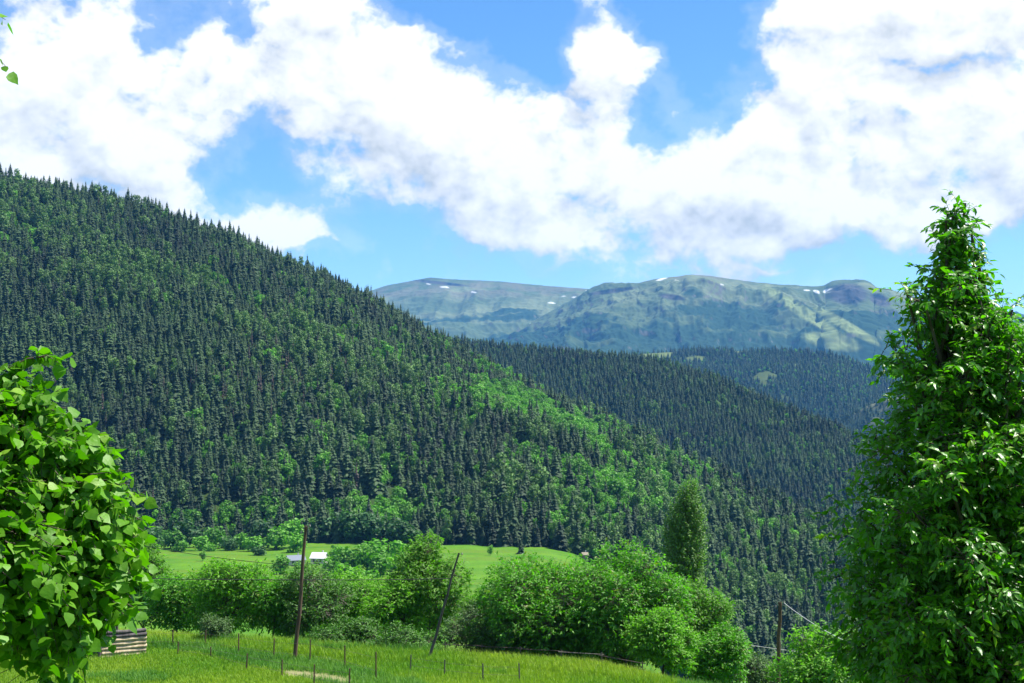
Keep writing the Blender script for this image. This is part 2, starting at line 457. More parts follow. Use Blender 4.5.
# ------------------------------------------------------------------ hills as lofted slopes
def loft(crest, base, nu, nv, bulge=0.0, amp=0.0, scale=200.0, back=(0.9, 500), gully=0.0, pw=1.0, rough=False):
    """surface from a crest line to a foot line (picture x, y and distance), with a far side behind the crest"""
    crest = np.array(crest, float); base = np.array(base, float)
    C = at(crest[:, 0], crest[:, 1], crest[:, 2]); B = at(base[:, 0], base[:, 1], base[:, 2])
    def res(P, n, key):
        tt = (key - key[0]) / (key[-1] - key[0])
        q = np.linspace(0, 1, n)
        o = np.stack([np.interp(q, tt, P[:, k]) for k in range(3)], -1)
        return o
    C = res(C, nu, crest[:, 0]); B = res(B, nu, base[:, 0])
    ker = np.array([1, 2, 3, 2, 1.]) / 9
    for k in range(3):
        C[2:-2, k] = np.convolve(C[:, k], ker, 'valid'); B[2:-2, k] = np.convolve(B[:, k], ker, 'valid')
    v = np.linspace(0, 1, nv) ** pw
    P = C[:, None] * (1 - v)[None, :, None] + B[:, None] * v[None, :, None]
    nrm = np.cross(np.gradient(P, axis=0), np.gradient(P, axis=1))
    nrm /= np.linalg.norm(nrm, axis=-1, keepdims=True)
    nrm *= np.sign(nrm[..., 2:3] + 1e-9)
    L = np.linalg.norm(C - B, axis=1)[:, None]
    h = bulge * L * (np.sin(math.pi * v) ** 1)[None]
    env = np.sin(math.pi * np.clip(v, 0, 1))[None] ** 0.6
    h = h + amp * ((fbm(P / scale, 7, .55) if not rough else ridged(P / scale, 8, .58)) - 0.5) * 2 * (0.12 + env)
    if gully:
        uu = np.linspace(0, 1, nu)[:, None] * np.ones((1, nv)); vv = v[None] * np.ones((nu, 1))
        Q = np.stack([uu * 26 + 1.6 * (fbm(P / scale * 2, 3) - .5), vv * 3.2, 0 * uu], -1)
        h = h + gully * (ridged(Q, 4) - 0.6) * env
    P = P + nrm * h[..., None]
    nb = 8
    bk = np.linspace(1, 0, nb, endpoint=False)
    top = P[:, :1]
    off = np.stack([np.zeros(nb), bk * back[1], -bk ** 1.3 * back[1] * back[0]], -1)
    return np.concatenate([top + off[None], P], 1), nb, v

def slope_mat(name, cols, sc):
    m, t = mat(name)
    pos = t.new('ShaderNodeNewGeometry').outputs['Position']
    n = t.noise(pos, sc, 6, 0.65); n_ = t.noise(pos, sc * 7, 5, 0.6)
    cols = [tuple(v * 0.78 for v in q_) for q_ in cols]
    c = t.mix(t.step(n, 0.35, 0.68), cols[0], cols[1])
    c = t.mix(t.m('MULTIPLY', t.step(n_, 0.5, 0.75), 0.5), c, cols[2])
    t.put(t.bsdf.inputs['Base Color'], c); t.bsdf.inputs['Roughness'].default_value = 0.95
    t.bsdf.inputs['Specular IOR Level'].default_value = 0.05
    return m

# near forested hill
HILL_C = [(-420, 150, 1500), (-200, 140, 1430), (-60, 158, 1390), (0, 183, 1370), (60, 195, 1365), (100, 205, 1360), (190, 228, 1360), (260, 257, 1365), (330, 286, 1370), (400, 325, 1380), (470, 362, 1370), (540, 392, 1320),
          (620, 434, 1240), (700, 470, 1160), (780, 506, 1080), (850, 548, 1010), (950, 612, 930), (1060, 670, 880), (1250, 760, 830)]
HILL_B = [(-420, 566, 790), (-200, 560, 775), (-60, 558, 765), (0, 557, 760), (150, 557, 745), (270, 549, 735), (390, 546, 735), (480, 549, 715), (560, 556, 705), (620, 572, 695), (660, 600, 690),
          (700, 640, 680), (750, 690, 660), (800, 730, 650), (900, 790, 640), (1000, 830, 640), (1060, 850, 640), (1250, 900, 640)]
hillP, nb, hv = loft(HILL_C, HILL_B, 260, 150, bulge=0.025, amp=13, scale=170, back=(0.6, 500), gully=6)
hm = slope_mat('forest_floor', [(0.025, 0.050, 0.016), (0.045, 0.085, 0.018), (0.085, 0.075, 0.045)], 0.02)
mb = MB(); mb.add(*grid_mesh(hillP)); tag(mb.build('hillside', hm, smooth=True), kind='structure')

# second ridge
RID_C = [(250, 318, 2450), (380, 338, 2350), (470, 344, 2250), (560, 354, 2180), (650, 361, 2080), (700, 375, 2000), (760, 399, 1900), (850, 434, 1760), (900, 480, 1660), (1000, 550, 1560), (1150, 640, 1500)]
RID_B = [(250, 640, 1700), (400, 640, 1640), (600, 660, 1450), (800, 700, 1260), (1000, 760, 1150), (1150, 800, 1100)]
ridgeP, _, _ = loft(RID_C, RID_B, 200, 110, bulge=0.03, amp=18, scale=230, back=(0.5, 800), gully=9)
mb = MB(); mb.add(*grid_mesh(ridgeP)); tag(mb.build('wooded_ridge', hm, smooth=True), kind='structure')

# third ridge with clearings on its top
R3_C = [(480, 376, 4500), (560, 364, 4400), (640, 354, 4350), (700, 350, 4300), (745, 351, 4250), (790, 350, 4150), (840, 356, 4100), (885, 373, 4000), (930, 394, 3900), (1000, 420, 3800), (1100, 450, 3700)]
R3_B = [(480, 560, 3000), (640, 570, 2900), (800, 580, 2700), (930, 590, 2600), (1100, 600, 2600)]
r3P, nb3, v3 = loft(R3_C, R3_B, 220, 120, bulge=0.03, amp=45, scale=420, back=(0.4, 1200), gully=26)
# spur below it
R4_C = [(800, 440, 3200), (840, 420, 3150), (870, 404, 3100), (900, 396, 3050), (950, 392, 3000), (1040, 396, 2950), (1150, 400, 2900)]
R4_B = [(800, 560, 2500), (900, 580, 2450), (1040, 590, 2400), (1150, 600, 2400)]
r4P, _, _ = loft(R4_C, R4_B, 120, 80, bulge=0.02, amp=40, scale=200, back=(0.5, 700), gully=35)

def colour_mesh(name, P, cols, kind='structure'):
    V, F = grid_mesh(P)
    mb = MB(); mb.add(V, F)
    m, t = mat(name + '_surface')
    a = t.new('ShaderNodeAttribute', attribute_name='cover').outputs['Color']
    pos = t.new('ShaderNodeNewGeometry').outputs['Position']
    n = t.noise(pos, 0.02, 6, 0.7)
    c = t.mix(t.m('MULTIPLY', t.step(n, 0.35, 0.7), 0.45), a, t.mix(1.0, a, (0.45, 0.55, 0.5), 'MULTIPLY'))
    t.put(t.bsdf.inputs['Base Color'], c); t.bsdf.inputs['Roughness'].default_value = 0.95
    t.bsdf.inputs['Specular IOR Level'].default_value = 0.05
    o = mb.build(name, m, smooth=True)
    ca = o.data.attributes.new('cover', 'FLOAT_COLOR', 'POINT')
    ca.data.foreach_set('color', np.concatenate([cols * 0.80, np.ones((len(cols), 1))], 1).astype(np.float32).ravel())
    return tag(o, kind=kind)

def lerp(a, b, f): return np.asarray(a) * (1 - f[:, None]) + np.asarray(b) * f[:, None]
V, _ = grid_mesh(r3P); px_, py_ = pix(V)
nn = fbm(V / 130, 5, 0.6)
vv = np.concatenate([np.zeros(nb3), v3])[None].repeat(r3P.shape[0], 0).ravel()
wood3 = np.full(len(V), 1.0)
clear = (1 - sstep(vv, 0.02, 0.16)) * sstep(nn, 0.47, 0.56) * (1 - sstep(px_, 745, 790)) + sstep(nn, 0.60, 0.68) * 0.7 * (1 - sstep(vv, 0.1, 0.6))
clear = np.clip(clear, 0, 1)
cols = lerp((0.018, 0.038, 0.018), (0.13, 0.17, 0.055), clear)
colour_mesh('forested_ridge', r3P, cols)
V, _ = grid_mesh(r4P); nn4 = fbm(V / 120, 5, 0.65); g4 = sstep(nn4, 0.42, 0.6)
colour_mesh('rocky_spur', r4P, lerp((0.025, 0.045, 0.025), (0.13, 0.14, 0.085), g4 * sstep(fbm(V / 35 + 5, 4, .6), .32, .6)))

# high mountains: a far massif on the left and a nearer one in front of it
ML_C = [(200, 330, 11500), (300, 318, 11300), (355, 296, 11100), (385, 286, 11000), (430, 277, 10900), (455, 279, 10850), (500, 281.5, 10800), (545, 286, 10700), (592, 290, 10600), (680, 300, 10500), (800, 305, 10500)]
ML_B = [(200, 420, 8200), (430, 420, 8000), (600, 420, 8000), (800, 420, 8000)]
mlP, nbm, vm = loft(ML_C, ML_B, 520, 220, bulge=0.02, amp=130, scale=1500, back=(0.15, 2500), gully=60, pw=1.3, rough=True)
MR_C = [(470, 350, 9600), (530, 323, 9500), (565, 305, 9400), (585, 295, 9350), (600, 288.5, 9300), (620, 284, 9300), (640, 283, 9250), (655, 279, 9250), (690, 275, 9200), (715, 276.5, 9200), (745, 282, 9150), (790, 287.5, 9100),
        (822, 289.5, 9050), (828, 289, 9050), (834, 283.5, 9050), (845, 282.5, 9050), (862, 283, 9020), (869, 290, 9000), (890, 292, 9000), (930, 303, 8900), (1000, 315, 8800), (1150, 330, 8700)]
MR_B = [(470, 430, 6400), (700, 430, 6200), (900, 430, 6200), (1150, 430, 6000)]
mrP, _, _ = loft(MR_C, MR_B, 700, 280, bulge=0.02, amp=170, scale=1300, back=(0.15, 2500), gully=80, pw=1.3, rough=True)

def blobs(px, py, L):
    o = np.zeros(len(px))
    for (x, y, a, b, ang) in L:
        c, s_ = math.cos(R(ang)), math.sin(R(ang))
        u = (px - x) * c + (py - y) * s_; w = -(px - x) * s_ + (py - y) * c
        o = np.maximum(o, 1 - sstep((u / a) ** 2 + (w / b) ** 2, 0.5, 1.3))
    return o
def mountain(name, P, snow, cliffs, pasture):
    V, _ = grid_mesh(P); px_, py_ = pix(V)
    N = np.cross(np.gradient(P, axis=0), np.gradient(P, axis=1)); N /= np.linalg.norm(N, axis=-1, keepdims=True)
    steep = np.clip(1 - np.abs(N[..., 2]), 0, 1).ravel()
    n1 = fbm(V / 420, 6, 0.62); n2 = fbm(V / 150 + 9, 5, 0.6)
    strata = fbm(np.stack([V[:, 0] / 1500, V[:, 1] / 1500, V[:, 2] / 45], -1), 3)
    alt = (V[:, 2] - 500) / 650
    grass = lerp((0.080, 0.115, 0.050), (0.160, 0.190, 0.095), sstep(n1, 0.35, 0.65))
    wood = sstep(0.62 - alt + (n1 - 0.5) * 1.6, 0.10, 0.32)
    c = grass * (1 - wood[:, None]) + np.array([0.026, 0.056, 0.030]) * wood[:, None]
    rock = sstep(steep + (n2 - 0.5) * 0.55 + (strata - 0.5) * 0.35, 0.42, 0.58)
    c = c * (1 - rock[:, None]) + lerp((0.085, 0.085, 0.075), (0.19, 0.18, 0.155), sstep(strata, 0.3, 0.7)) * rock[:, None]
    top = sstep(alt, 0.86, 1.02) * sstep(n2, 0.38, 0.6)
    c = c * (1 - 0.6 * top[:, None]) + 0.6 * np.array([0.15, 0.135, 0.095]) * top[:, None]
    cl = blobs(px_, py_, cliffs)
    c = c * (1 - cl[:, None]) + lerp((0.012, 0.014, 0.016), (0.075, 0.072, 0.068), sstep(fbm(np.stack([V[:, 0] / 60, V[:, 1] / 400, V[:, 2] / 300], -1), 3), .3, .7)) * cl[:, None]
    pa = blobs(px_, py_, pasture) * 0.8
    c = c * (1 - pa[:, None]) + np.array([0.22, 0.27, 0.10]) * pa[:, None]
    sn = blobs(px_ + (n2 - .5) * 8, py_ + (n1 - .5) * 5, [(x, y, a * .8, b * .75, g_) for x, y, a, b, g_ in snow]) * sstep(n2, .3, .5)
    c = c * (1 - sn[:, None]) + np.array([0.62, 0.64, 0.68]) * sn[:, None]
    colour_mesh(name, P, c)
mountain('far_mountain', mlP, [(446, 287, 6, 1.2, 10), (428, 283, 3, 0.9, 0), (590, 291, 5, 1.4, 20), (575, 297, 3, 1, 0), (552, 303, 4, 1, 5), (475, 292, 3, .8, 0), (563, 296, 3, .8, 0)], [(440, 283, 30, 1.6, 6)], [])
mountain('mountain', mrP, [(662, 279, 8, 1.5, -14), (676, 280.5, 3, .8, 0), (817, 291, 4, 2.2, 20), (827, 290, 5, 2.4, -20), (808, 289.5, 4, 1.0, 0), (722, 285, 3, .8, 0)],
         [(848, 294, 21, 11, 2), (612, 291, 26, 2.4, -8), (672, 297, 14, 3, 8), (880, 300, 12, 6, 20)], [(832, 342, 30, 8, 12), (835, 338, 22, 5, 10), (800, 310, 50, 6, 32), (845, 325, 40, 5, 30)])

# ------------------------------------------------------------------ tree models for the slopes
def spruce_mesh(name, h, r, seed, dead=False):
    q = np.random.default_rng(seed); mb = MB()
    mb.tube([(0, 0, -1.5), (0, 0, h * 0.5), (0, 0, h * 0.97)], [0.30, 0.2, 0.04], 5, mi=1)
    tiers = 15 if not dead else 12
    Vv, Ff, Tn = [], [], []; n = 0
    for k in range(tiers):
        f = k / (tiers - 1)
        z = h * (0.10 + 0.88 * f ** 0.92)
        rad = r * (1 - f) ** 0.78 * (0.8 + 0.45 * q.random()) + 0.16
        m = 9 if f < 0.7 else 6
        for j in range(m):
            a = (j + 0.9 * q.random()) * 2 * math.pi / m + k * 1.3
            rr = rad * (0.65 + 0.55 * q.random())
            w = rr * 0.34 + 0.16
            dz = -rr * (0.30 + 0.25 * q.random()); up = h / tiers * 0.75
            ca, sa = math.cos(a), math.sin(a)
            P0 = np.array([0, 0, z + up]); P1 = np.array([ca * rr, sa * rr, z + dz])
            mid = np.array([ca * rr * .55, sa * rr * .55, z + dz * .30 + up * .25])
            si = np.array([-sa, ca, 0]) * w
            Vv += [P0, mid + si - [0, 0, .35 * w], P1, mid - si - [0, 0, .35 * w], mid + [0, 0, 0.12 * w]]
            Ff += [[n, n + 1, n + 4], [n + 1, n + 2, n + 4], [n + 2, n + 3, n + 4], [n + 3, n, n + 4]]
            tv = 0.2 + 0.6 * q.random(); Tn += [tv - .1, tv, tv + .25, tv, tv]
            n += 5
    mb.add(Vv, Ff, np.clip(Tn, 0, 1))
    return mb.mesh(name, [M['dead'] if dead else M['spruce'], M['bark']])

def clump_mesh(name, h, lobes, trunk, n, size, seed, m, bark='bark'):
    """small tree seen from far: leaf clumps on uneven lobes; lobes are (x, y, z, rx, rz) in tree heights"""
    q = np.random.default_rng(seed); mb = MB()
    mb.tube([(0, 0, -1.5), (0.1, 0, h * trunk), (0, 0.1, h * 0.75)], [0.035 * h * .6, 0.02 * h * .6, 0.008 * h], 5, mi=1)
    for (x, y, z, rx, rz) in lobes[:4]:
        mb.tube([(0, 0, h * trunk * .8), (x * h * .5, y * h * .5, (z * .5 + trunk * .5) * h), (x * h, y * h, z * h)], [0.014 * h, 0.009 * h, 0.003 * h], 4, mi=1)
    Ls = np.array(lobes) * h
    w = Ls[:, 3] ** 1.5 * Ls[:, 4] ** .5; w /= w.sum()
    idx = q.choice(len(Ls), n, p=w)
    d = q.normal(size=(n, 3)); d /= np.linalg.norm(d, axis=1)[:, None]
    rad = (0.62 + 0.42 * q.random(n))
    c = Ls[idx, :3] + d * np.stack([Ls[idx, 3], Ls[idx, 3], Ls[idx, 4]], 1) * rad[:, None]
    nr = d + q.normal(size=(n, 3)) * 0.5 + [0, 0, 0.3]; nr /= np.linalg.norm(nr, axis=1)[:, None]
    leafs(mb, c, nr, q.normal(size=(n, 3)), size * h * (0.6 + 0.8 * q.random(n)), KITE, np.clip(0.35 + 0.35 * q.random(n) + 0.1 * d[:, 2], 0, 1))
    return mb.mesh(name, [m, M[bark]])

# leaf templates: (along, across, height) and faces
KITE = (np.array([(-.5, -.25, 0), (0.05, -.5, .06), (.5, .1, -.05), (0, .45, .05)]), [np.array([[0, 1, 2, 3]])])
ELLIPSE = (np.array([(0, 0, 0), (.3, 0, 0.02), (.65, 0, -.03), (1, 0, -.16), (.25, .17, .06), (.62, .19, .03), (.25, -.17, .06), (.62, -.19, .03)]),
           [np.array([[1, 2, 5, 4], [2, 1, 6, 7]]), np.array([[0, 1, 4], [2, 3, 5], [1, 0, 6], [3, 2, 7]])])
_hr = [0.0, .2, .45, .72, .9, 1.06]; _hw = [.0, .44, .50, .34, .15, 0]
_mid = [(a, 0, -0.22 * a * a) for a in _hr]
_rt = [(a - (.10 if i == 1 else 0.03), w, -0.22 * a * a + .34 * w * (1 - .4 * a) - .45 * w * w) for i, (a, w) in enumerate(zip(_hr, _hw)) if 0 < i < 5]
_lt = [(x, -y, z) for x, y, z in _rt]
HEART = (np.array(_mid + _rt + _lt), [np.array([[1, 2, 7, 6], [2, 3, 8, 7], [3, 4, 9, 8], [2, 1, 10, 11], [3, 2, 11, 12], [4, 3, 12, 13]]),
                                      np.array([[0, 1, 6], [4, 5, 9], [1, 0, 10], [5, 4, 13]])])
def leafs(mb, c, nrm, ax, size, tpl, tint, mi=0):
    T, faces = tpl; k = len(T); n = len(c)
    nrm = nrm / (np.linalg.norm(nrm, axis=1)[:, None] + 1e-9)
    ax = ax - nrm * np.sum(ax * nrm, 1)[:, None]; ax /= np.linalg.norm(ax, axis=1)[:, None] + 1e-9
    sd_ = np.cross(nrm, ax); s_ = np.broadcast_to(np.asarray(size, float), (n,))[:, None, None]
    V = c[:, None] + s_ * (T[None, :, :1] * ax[:, None] + T[None, :, 1:2] * sd_[:, None] + T[None, :, 2:] * nrm[:, None])
    base = (np.arange(n) * k)
    first = True
    for f in faces:
        Fi = (base[:, None, None] + f[None]).reshape(-1, f.shape[1])
        if first: mb.add(V.reshape(-1, 3), Fi, np.repeat(np.broadcast_to(tint, (n,)), k), mi); off = len(V) * k; first = False
        else:
            mb.f.append(Fi + mb.n - off); mb.mi.append(np.full(len(Fi), mi))

protos = {'spruce': [], 'pine': [], 'hardwood': [], 'dead': []}
for i in range(6): protos['spruce'].append(spruce_mesh('spruce_tree', 20, 4.5 + 0.5 * (i % 3), 40 + i))
for i in range(2): protos['dead'].append(spruce_mesh('dead_spruce', 18, 1.9, 60 + i, True))
for i in range(3):
    q = np.random.default_rng(80 + i)
    lb = [(q.uniform(-.10, .10), q.uniform(-.10, .10), z, .13 - .10 * abs(z - .62) + .02, .10) for z in (.35, .45, .55, .65, .75, .85, .93)] + [(q.uniform(-.16, .16), q.uniform(-.16, .16), q.uniform(.45, .75), .09, .07) for _ in range(4)]
    protos['pine'].append(clump_mesh('pine_tree', 19, lb, .4, 420, .062, 90 + i, M['pine']))
for i in range(4):
    q = np.random.default_rng(120 + i)
    lb = [(0, 0, .52, .30, .36)] + [(q.uniform(-.26, .26), q.uniform(-.26, .26), q.uniform(.22, .82), q.uniform(.12, .2), q.uniform(.12, .2)) for _ in range(8)]
    protos['hardwood'].append(clump_mesh('broadleaf_tree', 13, lb, .25, 520, .085, 130 + i, M['hardwood']))

def scatter(P, nb, n, cell, seed):
    """spread points over a slope, at most one per cell"""
    q = np.random.default_rng(seed)
    G = P[:, nb - 1:]
    a = np.linalg.norm(np.cross(G[1:, :-1] - G[:-1, :-1], G[:-1, 1:] - G[:-1, :-1]), axis=-1)
    pr = a.ravel() / a.sum()
    k = q.choice(len(pr), n, p=pr); i, j = np.divmod(k, a.shape[1])
    u, v = q.random(n)[:, None], q.random(n)[:, None]
    p = (G[i, j] * (1 - u) + G[i + 1, j] * u) * (1 - v) + (G[i, j + 1] * (1 - u) + G[i + 1, j + 1] * u) * v
    key = np.floor(p[:, :2] / cell).astype(np.int64)
    _, first = np.unique(key[:, 0] * 1000003 + key[:, 1], return_index=True)
    return p[first]

def forest_object(name, pts, kind, var, scl, rot, srcs):
    """far trees as one object: points carrying a copy of the tree models"""
    me = bpy.data.meshes.new(name); me.vertices.add(len(pts)); me.vertices.foreach_set('co', pts.astype(np.float32).ravel())
    for nm, ty, dat in (('var', 'INT', var), ('scl', 'FLOAT', scl), ('rot', 'FLOAT', rot)):
        at_ = me.attributes.new(nm, ty, 'POINT'); at_.data.foreach_set('value', np.asarray(dat, np.int32 if ty == 'INT' else np.float32))
    o = bpy.data.objects.new(name, me); COL.objects.link(o)
    ng = bpy.data.node_groups.new(name, 'GeometryNodeTree')
    ng.interface.new_socket('Geometry', in_out='INPUT', socket_type='NodeSocketGeometry')
    ng.interface.new_socket('Geometry', in_out='OUTPUT', socket_type='NodeSocketGeometry')
    N, L = ng.nodes, ng.links
    gi = N.new('NodeGroupInput'); go = N.new('NodeGroupOutput'); jn = N.new('GeometryNodeJoinGeometry')
    def named(nm, ty):
        k = N.new('GeometryNodeInputNamedAttribute'); k.data_type = ty; k.inputs[0].default_value = nm
        return k.outputs['Attribute']
    av, as_, ar = named('var', 'INT'), named('scl', 'FLOAT'), named('rot', 'FLOAT')
    eu = N.new('ShaderNodeCombineXYZ'); L.new(ar, eu.inputs[2])
    for i, src in enumerate(srcs):
        oi = N.new('GeometryNodeObjectInfo'); oi.transform_space = 'ORIGINAL'; oi.inputs['Object'].default_value = src; oi.inputs['As Instance'].default_value = True
        cp = N.new('FunctionNodeCompare'); cp.data_type = 'INT'; cp.operation = 'EQUAL'
        ins = [s for s in cp.inputs if s.type == 'INT']
        L.new(av, ins[0]); ins[1].default_value = i
        ip = N.new('GeometryNodeInstanceOnPoints')
        L.new(gi.outputs[0], ip.inputs['Points']); L.new(cp.outputs[0], ip.inputs['Selection']); L.new(oi.outputs['Geometry'], ip.inputs['Instance'])
        L.new(eu.outputs[0], ip.inputs['Rotation']); L.new(as_, ip.inputs['Scale'])
        L.new(ip.outputs[0], jn.inputs[0])
    L.new(jn.outputs[0], go.inputs[0])
    md = o.modifiers.new('trees', 'NODES'); md.node_group = ng
    return o

# where each kind grows on the near hill
hp = scatter(hillP, nb, 150000, 5.4, 11)
hx, hy = pix(hp)
dist = np.linalg.norm(hp - [0, 0, ZC], axis=1)
GREEN = [(540, 425, 88, 44, 32, 0.95), (430, 385, 60, 20, 30, .45), (600, 470, 90, 48, 40, .75), (340, 460, 70, 30, 20, .4), (400, 480, 60, 30, 20, .45), (700, 480, 60, 22, 25, .5), (770, 480, 50, 14, 30, .6), (370, 520, 45, 16, 0, .9), (560, 520, 120, 26, 5, .6),
         (240, 300, 60, 14, 30, .22), (15, 240, 25, 30, 0, .3), (330, 330, 90, 16, 32, .22), (300, 470, 90, 30, 10, .25), (740, 570, 50, 60, 30, .4), (650, 500, 60, 60, 30, .5), (420, 360, 60, 12, 32, .35),
         (250, 525, 70, 14, 0, .6), (180, 530, 60, 12, 0, .5), (490, 505, 60, 20, 0, .3), (150, 300, 30, 14, 20, .25), (470, 370, 40, 10, 32, .3)]
PINE = [(140, 285, 130, 26, 14, .75), (240, 330, 110, 22, 32, .7), (50, 215, 60, 14, 10, .5), (330, 385, 100, 30, 32, .5), (560, 500, 90, 40, 20, .55), (640, 520, 60, 50, 30, .5), (420, 440, 80, 40, 30, .4), (740, 600, 50, 60, 50, .5)]
DEADP = [(290, 385, 40, 26, 20, .45), (210, 390, 30, 20, 0, .15), (330, 360, 30, 14, 20, .25), (130, 395, 40, 30, 0, .06)]
def field(L, px, py):
    o = np.zeros(len(px))
    for (x, y, a, b, ang, w) in L:
        c, s_ = math.cos(R(ang)), math.sin(R(ang))
        u = (px - x) * c + (py - y) * s_; v = -(px - x) * s_ + (py - y) * c
        o = np.maximum(o, w * np.exp(-0.7 * ((u / a) ** 2 + (v / b) ** 2)))
    return o
pn = fbm(hp / 55, 3) ; pn2 = fbm(hp / 60 + 40, 3)
pg = field(GREEN, hx, hy) * sstep(pn, 0.32, 0.50) * 1.45
pp = (0.10 + field(PINE, hx, hy)) * sstep(pn2, 0.32, 0.55)
pdd = field(DEADP, hx, hy) + 0.004
r1, r2, r3_ = rng.random(len(hp)), rng.random(len(hp)), rng.random(len(hp))
kindA = np.full(len(hp), 0)                                   # 0 spruce 1 pine 2 broadleaf 3 dead
kindA[r2 < pp] = 1
kindA[r3_ < pdd] = 3
kindA[r1 < pg] = 2
gap = (fbm(hp / 30 + 70, 3) > 0.72) & (rng.random(len(hp)) < 0.7)
keep = ~gap
hp, hx, hy, dist, kindA = hp[keep], hx[keep], hy[keep], dist[keep], kindA[keep]
hs_ = np.clip(rng.normal(0.74, 0.22, len(hp)) + (fbm(hp / 45 + 11, 3) - .5) * 0.9, 0.38, 1.5)
hr_ = rng.random(len(hp)) * 6.283
nvar = {0: 6, 1: 3, 2: 4, 3: 2}; startv = {0: 0, 1: 6, 2: 9, 3: 13}
var = np.array([startv[k] for k in kindA]) + (rng.random(len(hp)) * np.array([nvar[k] for k in kindA])).astype(int)
# the nearest, largest looking ones are objects of their own
behind = (hx < 4) | (hx > 812) | (hy > 676) | ((hx < 150) & (hy > 470)) | ((hx > 490) & (hy > 570) & (hx < 705)) | ((hx > 655) & (hx < 710) & (hy > 480)) | ((hx > 700) & (hy > 590 + (hx - 700) * 0.7) & (hx < 760))
hh = np.where(kindA == 2, 13, 21) * hs_ / dist
INFO = {0: ('spruce_tree', 'dark pointed spruce among the nearest trees at the foot of the near forested hill', 'spruce', 'nearest spruces of the hillside forest'),
        1: ('pine_tree', 'grey green bushy pine among the nearest trees at the foot of the near forested hill', 'pine', 'nearest pines of the hillside forest'),
        2: ('broadleaf_tree', 'fresh green broadleaf tree among the nearest trees at the near hill foot', 'tree', 'nearest broadleaf trees of the hillside forest'),
        3: ('dead_spruce', 'brown dead spruce standing in the near hillside forest', 'dead tree', 'dead spruces of the hillside forest')}
flatp = protos['spruce'] + protos['pine'] + protos['hardwood'] + protos['dead']
src = [None] * len(flatp)
single = np.zeros(len(hp), bool)
for k, cap in ((0, 290), (1, 250), (2, 290), (3, 200)):
    ids = np.where((kindA == k) & ~behind)[0]
    ids = ids[np.argsort(-hh[ids])][:cap]
    single[ids] = True
    nm, lb, ct, gp = INFO[k]
    for i in ids:
        o = bpy.data.objects.new(nm, flatp[var[i]])
        o.location = hp[i]; o.rotation_euler = (0, 0, hr_[i]); o.scale = (hs_[i],) * 3
        COL.objects.link(o); tag(o, lb, ct, gp)
        if src[var[i]] is None: src[var[i]] = o
print('singles', single.sum(), 'rest', (~single).sum(), [int(((kindA == k) & single).sum()) for k in range(4)])
r_ = ~single
tag(forest_object('hillside_forest', hp[r_], 0, var[r_], hs_[r_], hr_[r_], src), 'dense dark spruce forest covering the near hill', 'forest', kind='stuff')

rp = scatter(ridgeP, nb, 120000, 5.7, 12)
k2 = np.where(rng.random(len(rp)) < 0.10, 6, 0); k2 = k2 + (rng.random(len(rp)) * np.where(k2 == 6, 3, 6)).astype(int)
rx_, ry_ = pix(rp)
gsel = rng.random(len(rp)) < field([(800, 470, 60, 20, 30, .3), (700, 440, 50, 14, 30, .12)], rx_, ry_) * (fbm(rp / 60, 3) > .5)
k2[gsel] = 9 + (rng.random(gsel.sum()) * 4).astype(int)
tag(forest_object('ridge_forest', rp, 0, k2, np.clip(rng.normal(0.70, 0.15, len(rp)), .4, 1.1), rng.random(len(rp)) * 6.28, src), 'dark spruce forest covering the second ridge behind the near hill', 'forest', kind='stuff')

fp = scatter(r3P, nb3, 90000, 11, 13)
fn = fbm(fp / 130, 5, 0.6)
fx, fy = pix(fp)
# no trees on the clearings along the top
V3, _ = grid_mesh(r3P)
topd = np.interp(fx, [q[0] for q in R3_C], [q[1] for q in R3_C])
fk = ~(((fy - topd) < 11) & (fn > 0.53) & (fx < 775)) & ~((fn > 0.64) & (fy - topd < 50))
fp = fp[fk]
kf = (rng.random(len(fp)) * 6).astype(int); hk = rng.random(len(fp)) < 0.12; kf[hk] = 9
tag(forest_object('far_forest', fp, 0, kf, np.clip(rng.normal(0.85, 0.2, len(fp)), .4, 1.3), rng.random(len(fp)) * 6.28, src), 'bluish forest covering the third ridge below the mountains', 'forest', kind='stuff')
sp = scatter(r4P, nb, 20000, 14, 14)
sp = sp[fbm(sp / 120, 5, .65) < 0.64]
tag(forest_object('spur_forest', sp, 0, (rng.random(len(sp)) * 6).astype(int), np.clip(rng.normal(0.7, 0.2, len(sp)), .4, 1.1), rng.random(len(sp)) * 6.28, src), 'scattered dark trees on the rocky spur at the right', 'forest', kind='stuff')

# ------------------------------------------------------------------ haze of the valley air
hz = bpy.data.materials.new('valley_air'); hz.use_nodes = True
t = NT(hz.node_tree); t.n.clear()
pv = t.new('ShaderNodeVolumePrincipled'); pv.inputs['Color'].default_value = (0.11, 0.43, 1.0, 1)
pv.inputs['Density'].default_value = 3.8e-5; pv.inputs['Anisotropy'].default_value = 0.0
ho = t.new('ShaderNodeOutputMaterial'); t.l.new(pv.outputs[0], ho.inputs['Volume'])
zlow = float(gz.min()) - 1; ztop = float(max(mrP[..., 2].max(), mlP[..., 2].max())) + 30
mb = MB(); mb.box((0, 1000, (zlow + ztop) / 2), (14400, 14600, (ztop - zlow) / 2))
tag(mb.build('haze', hz), 'thin blue haze filling the valley air', 'haze', kind='stuff')

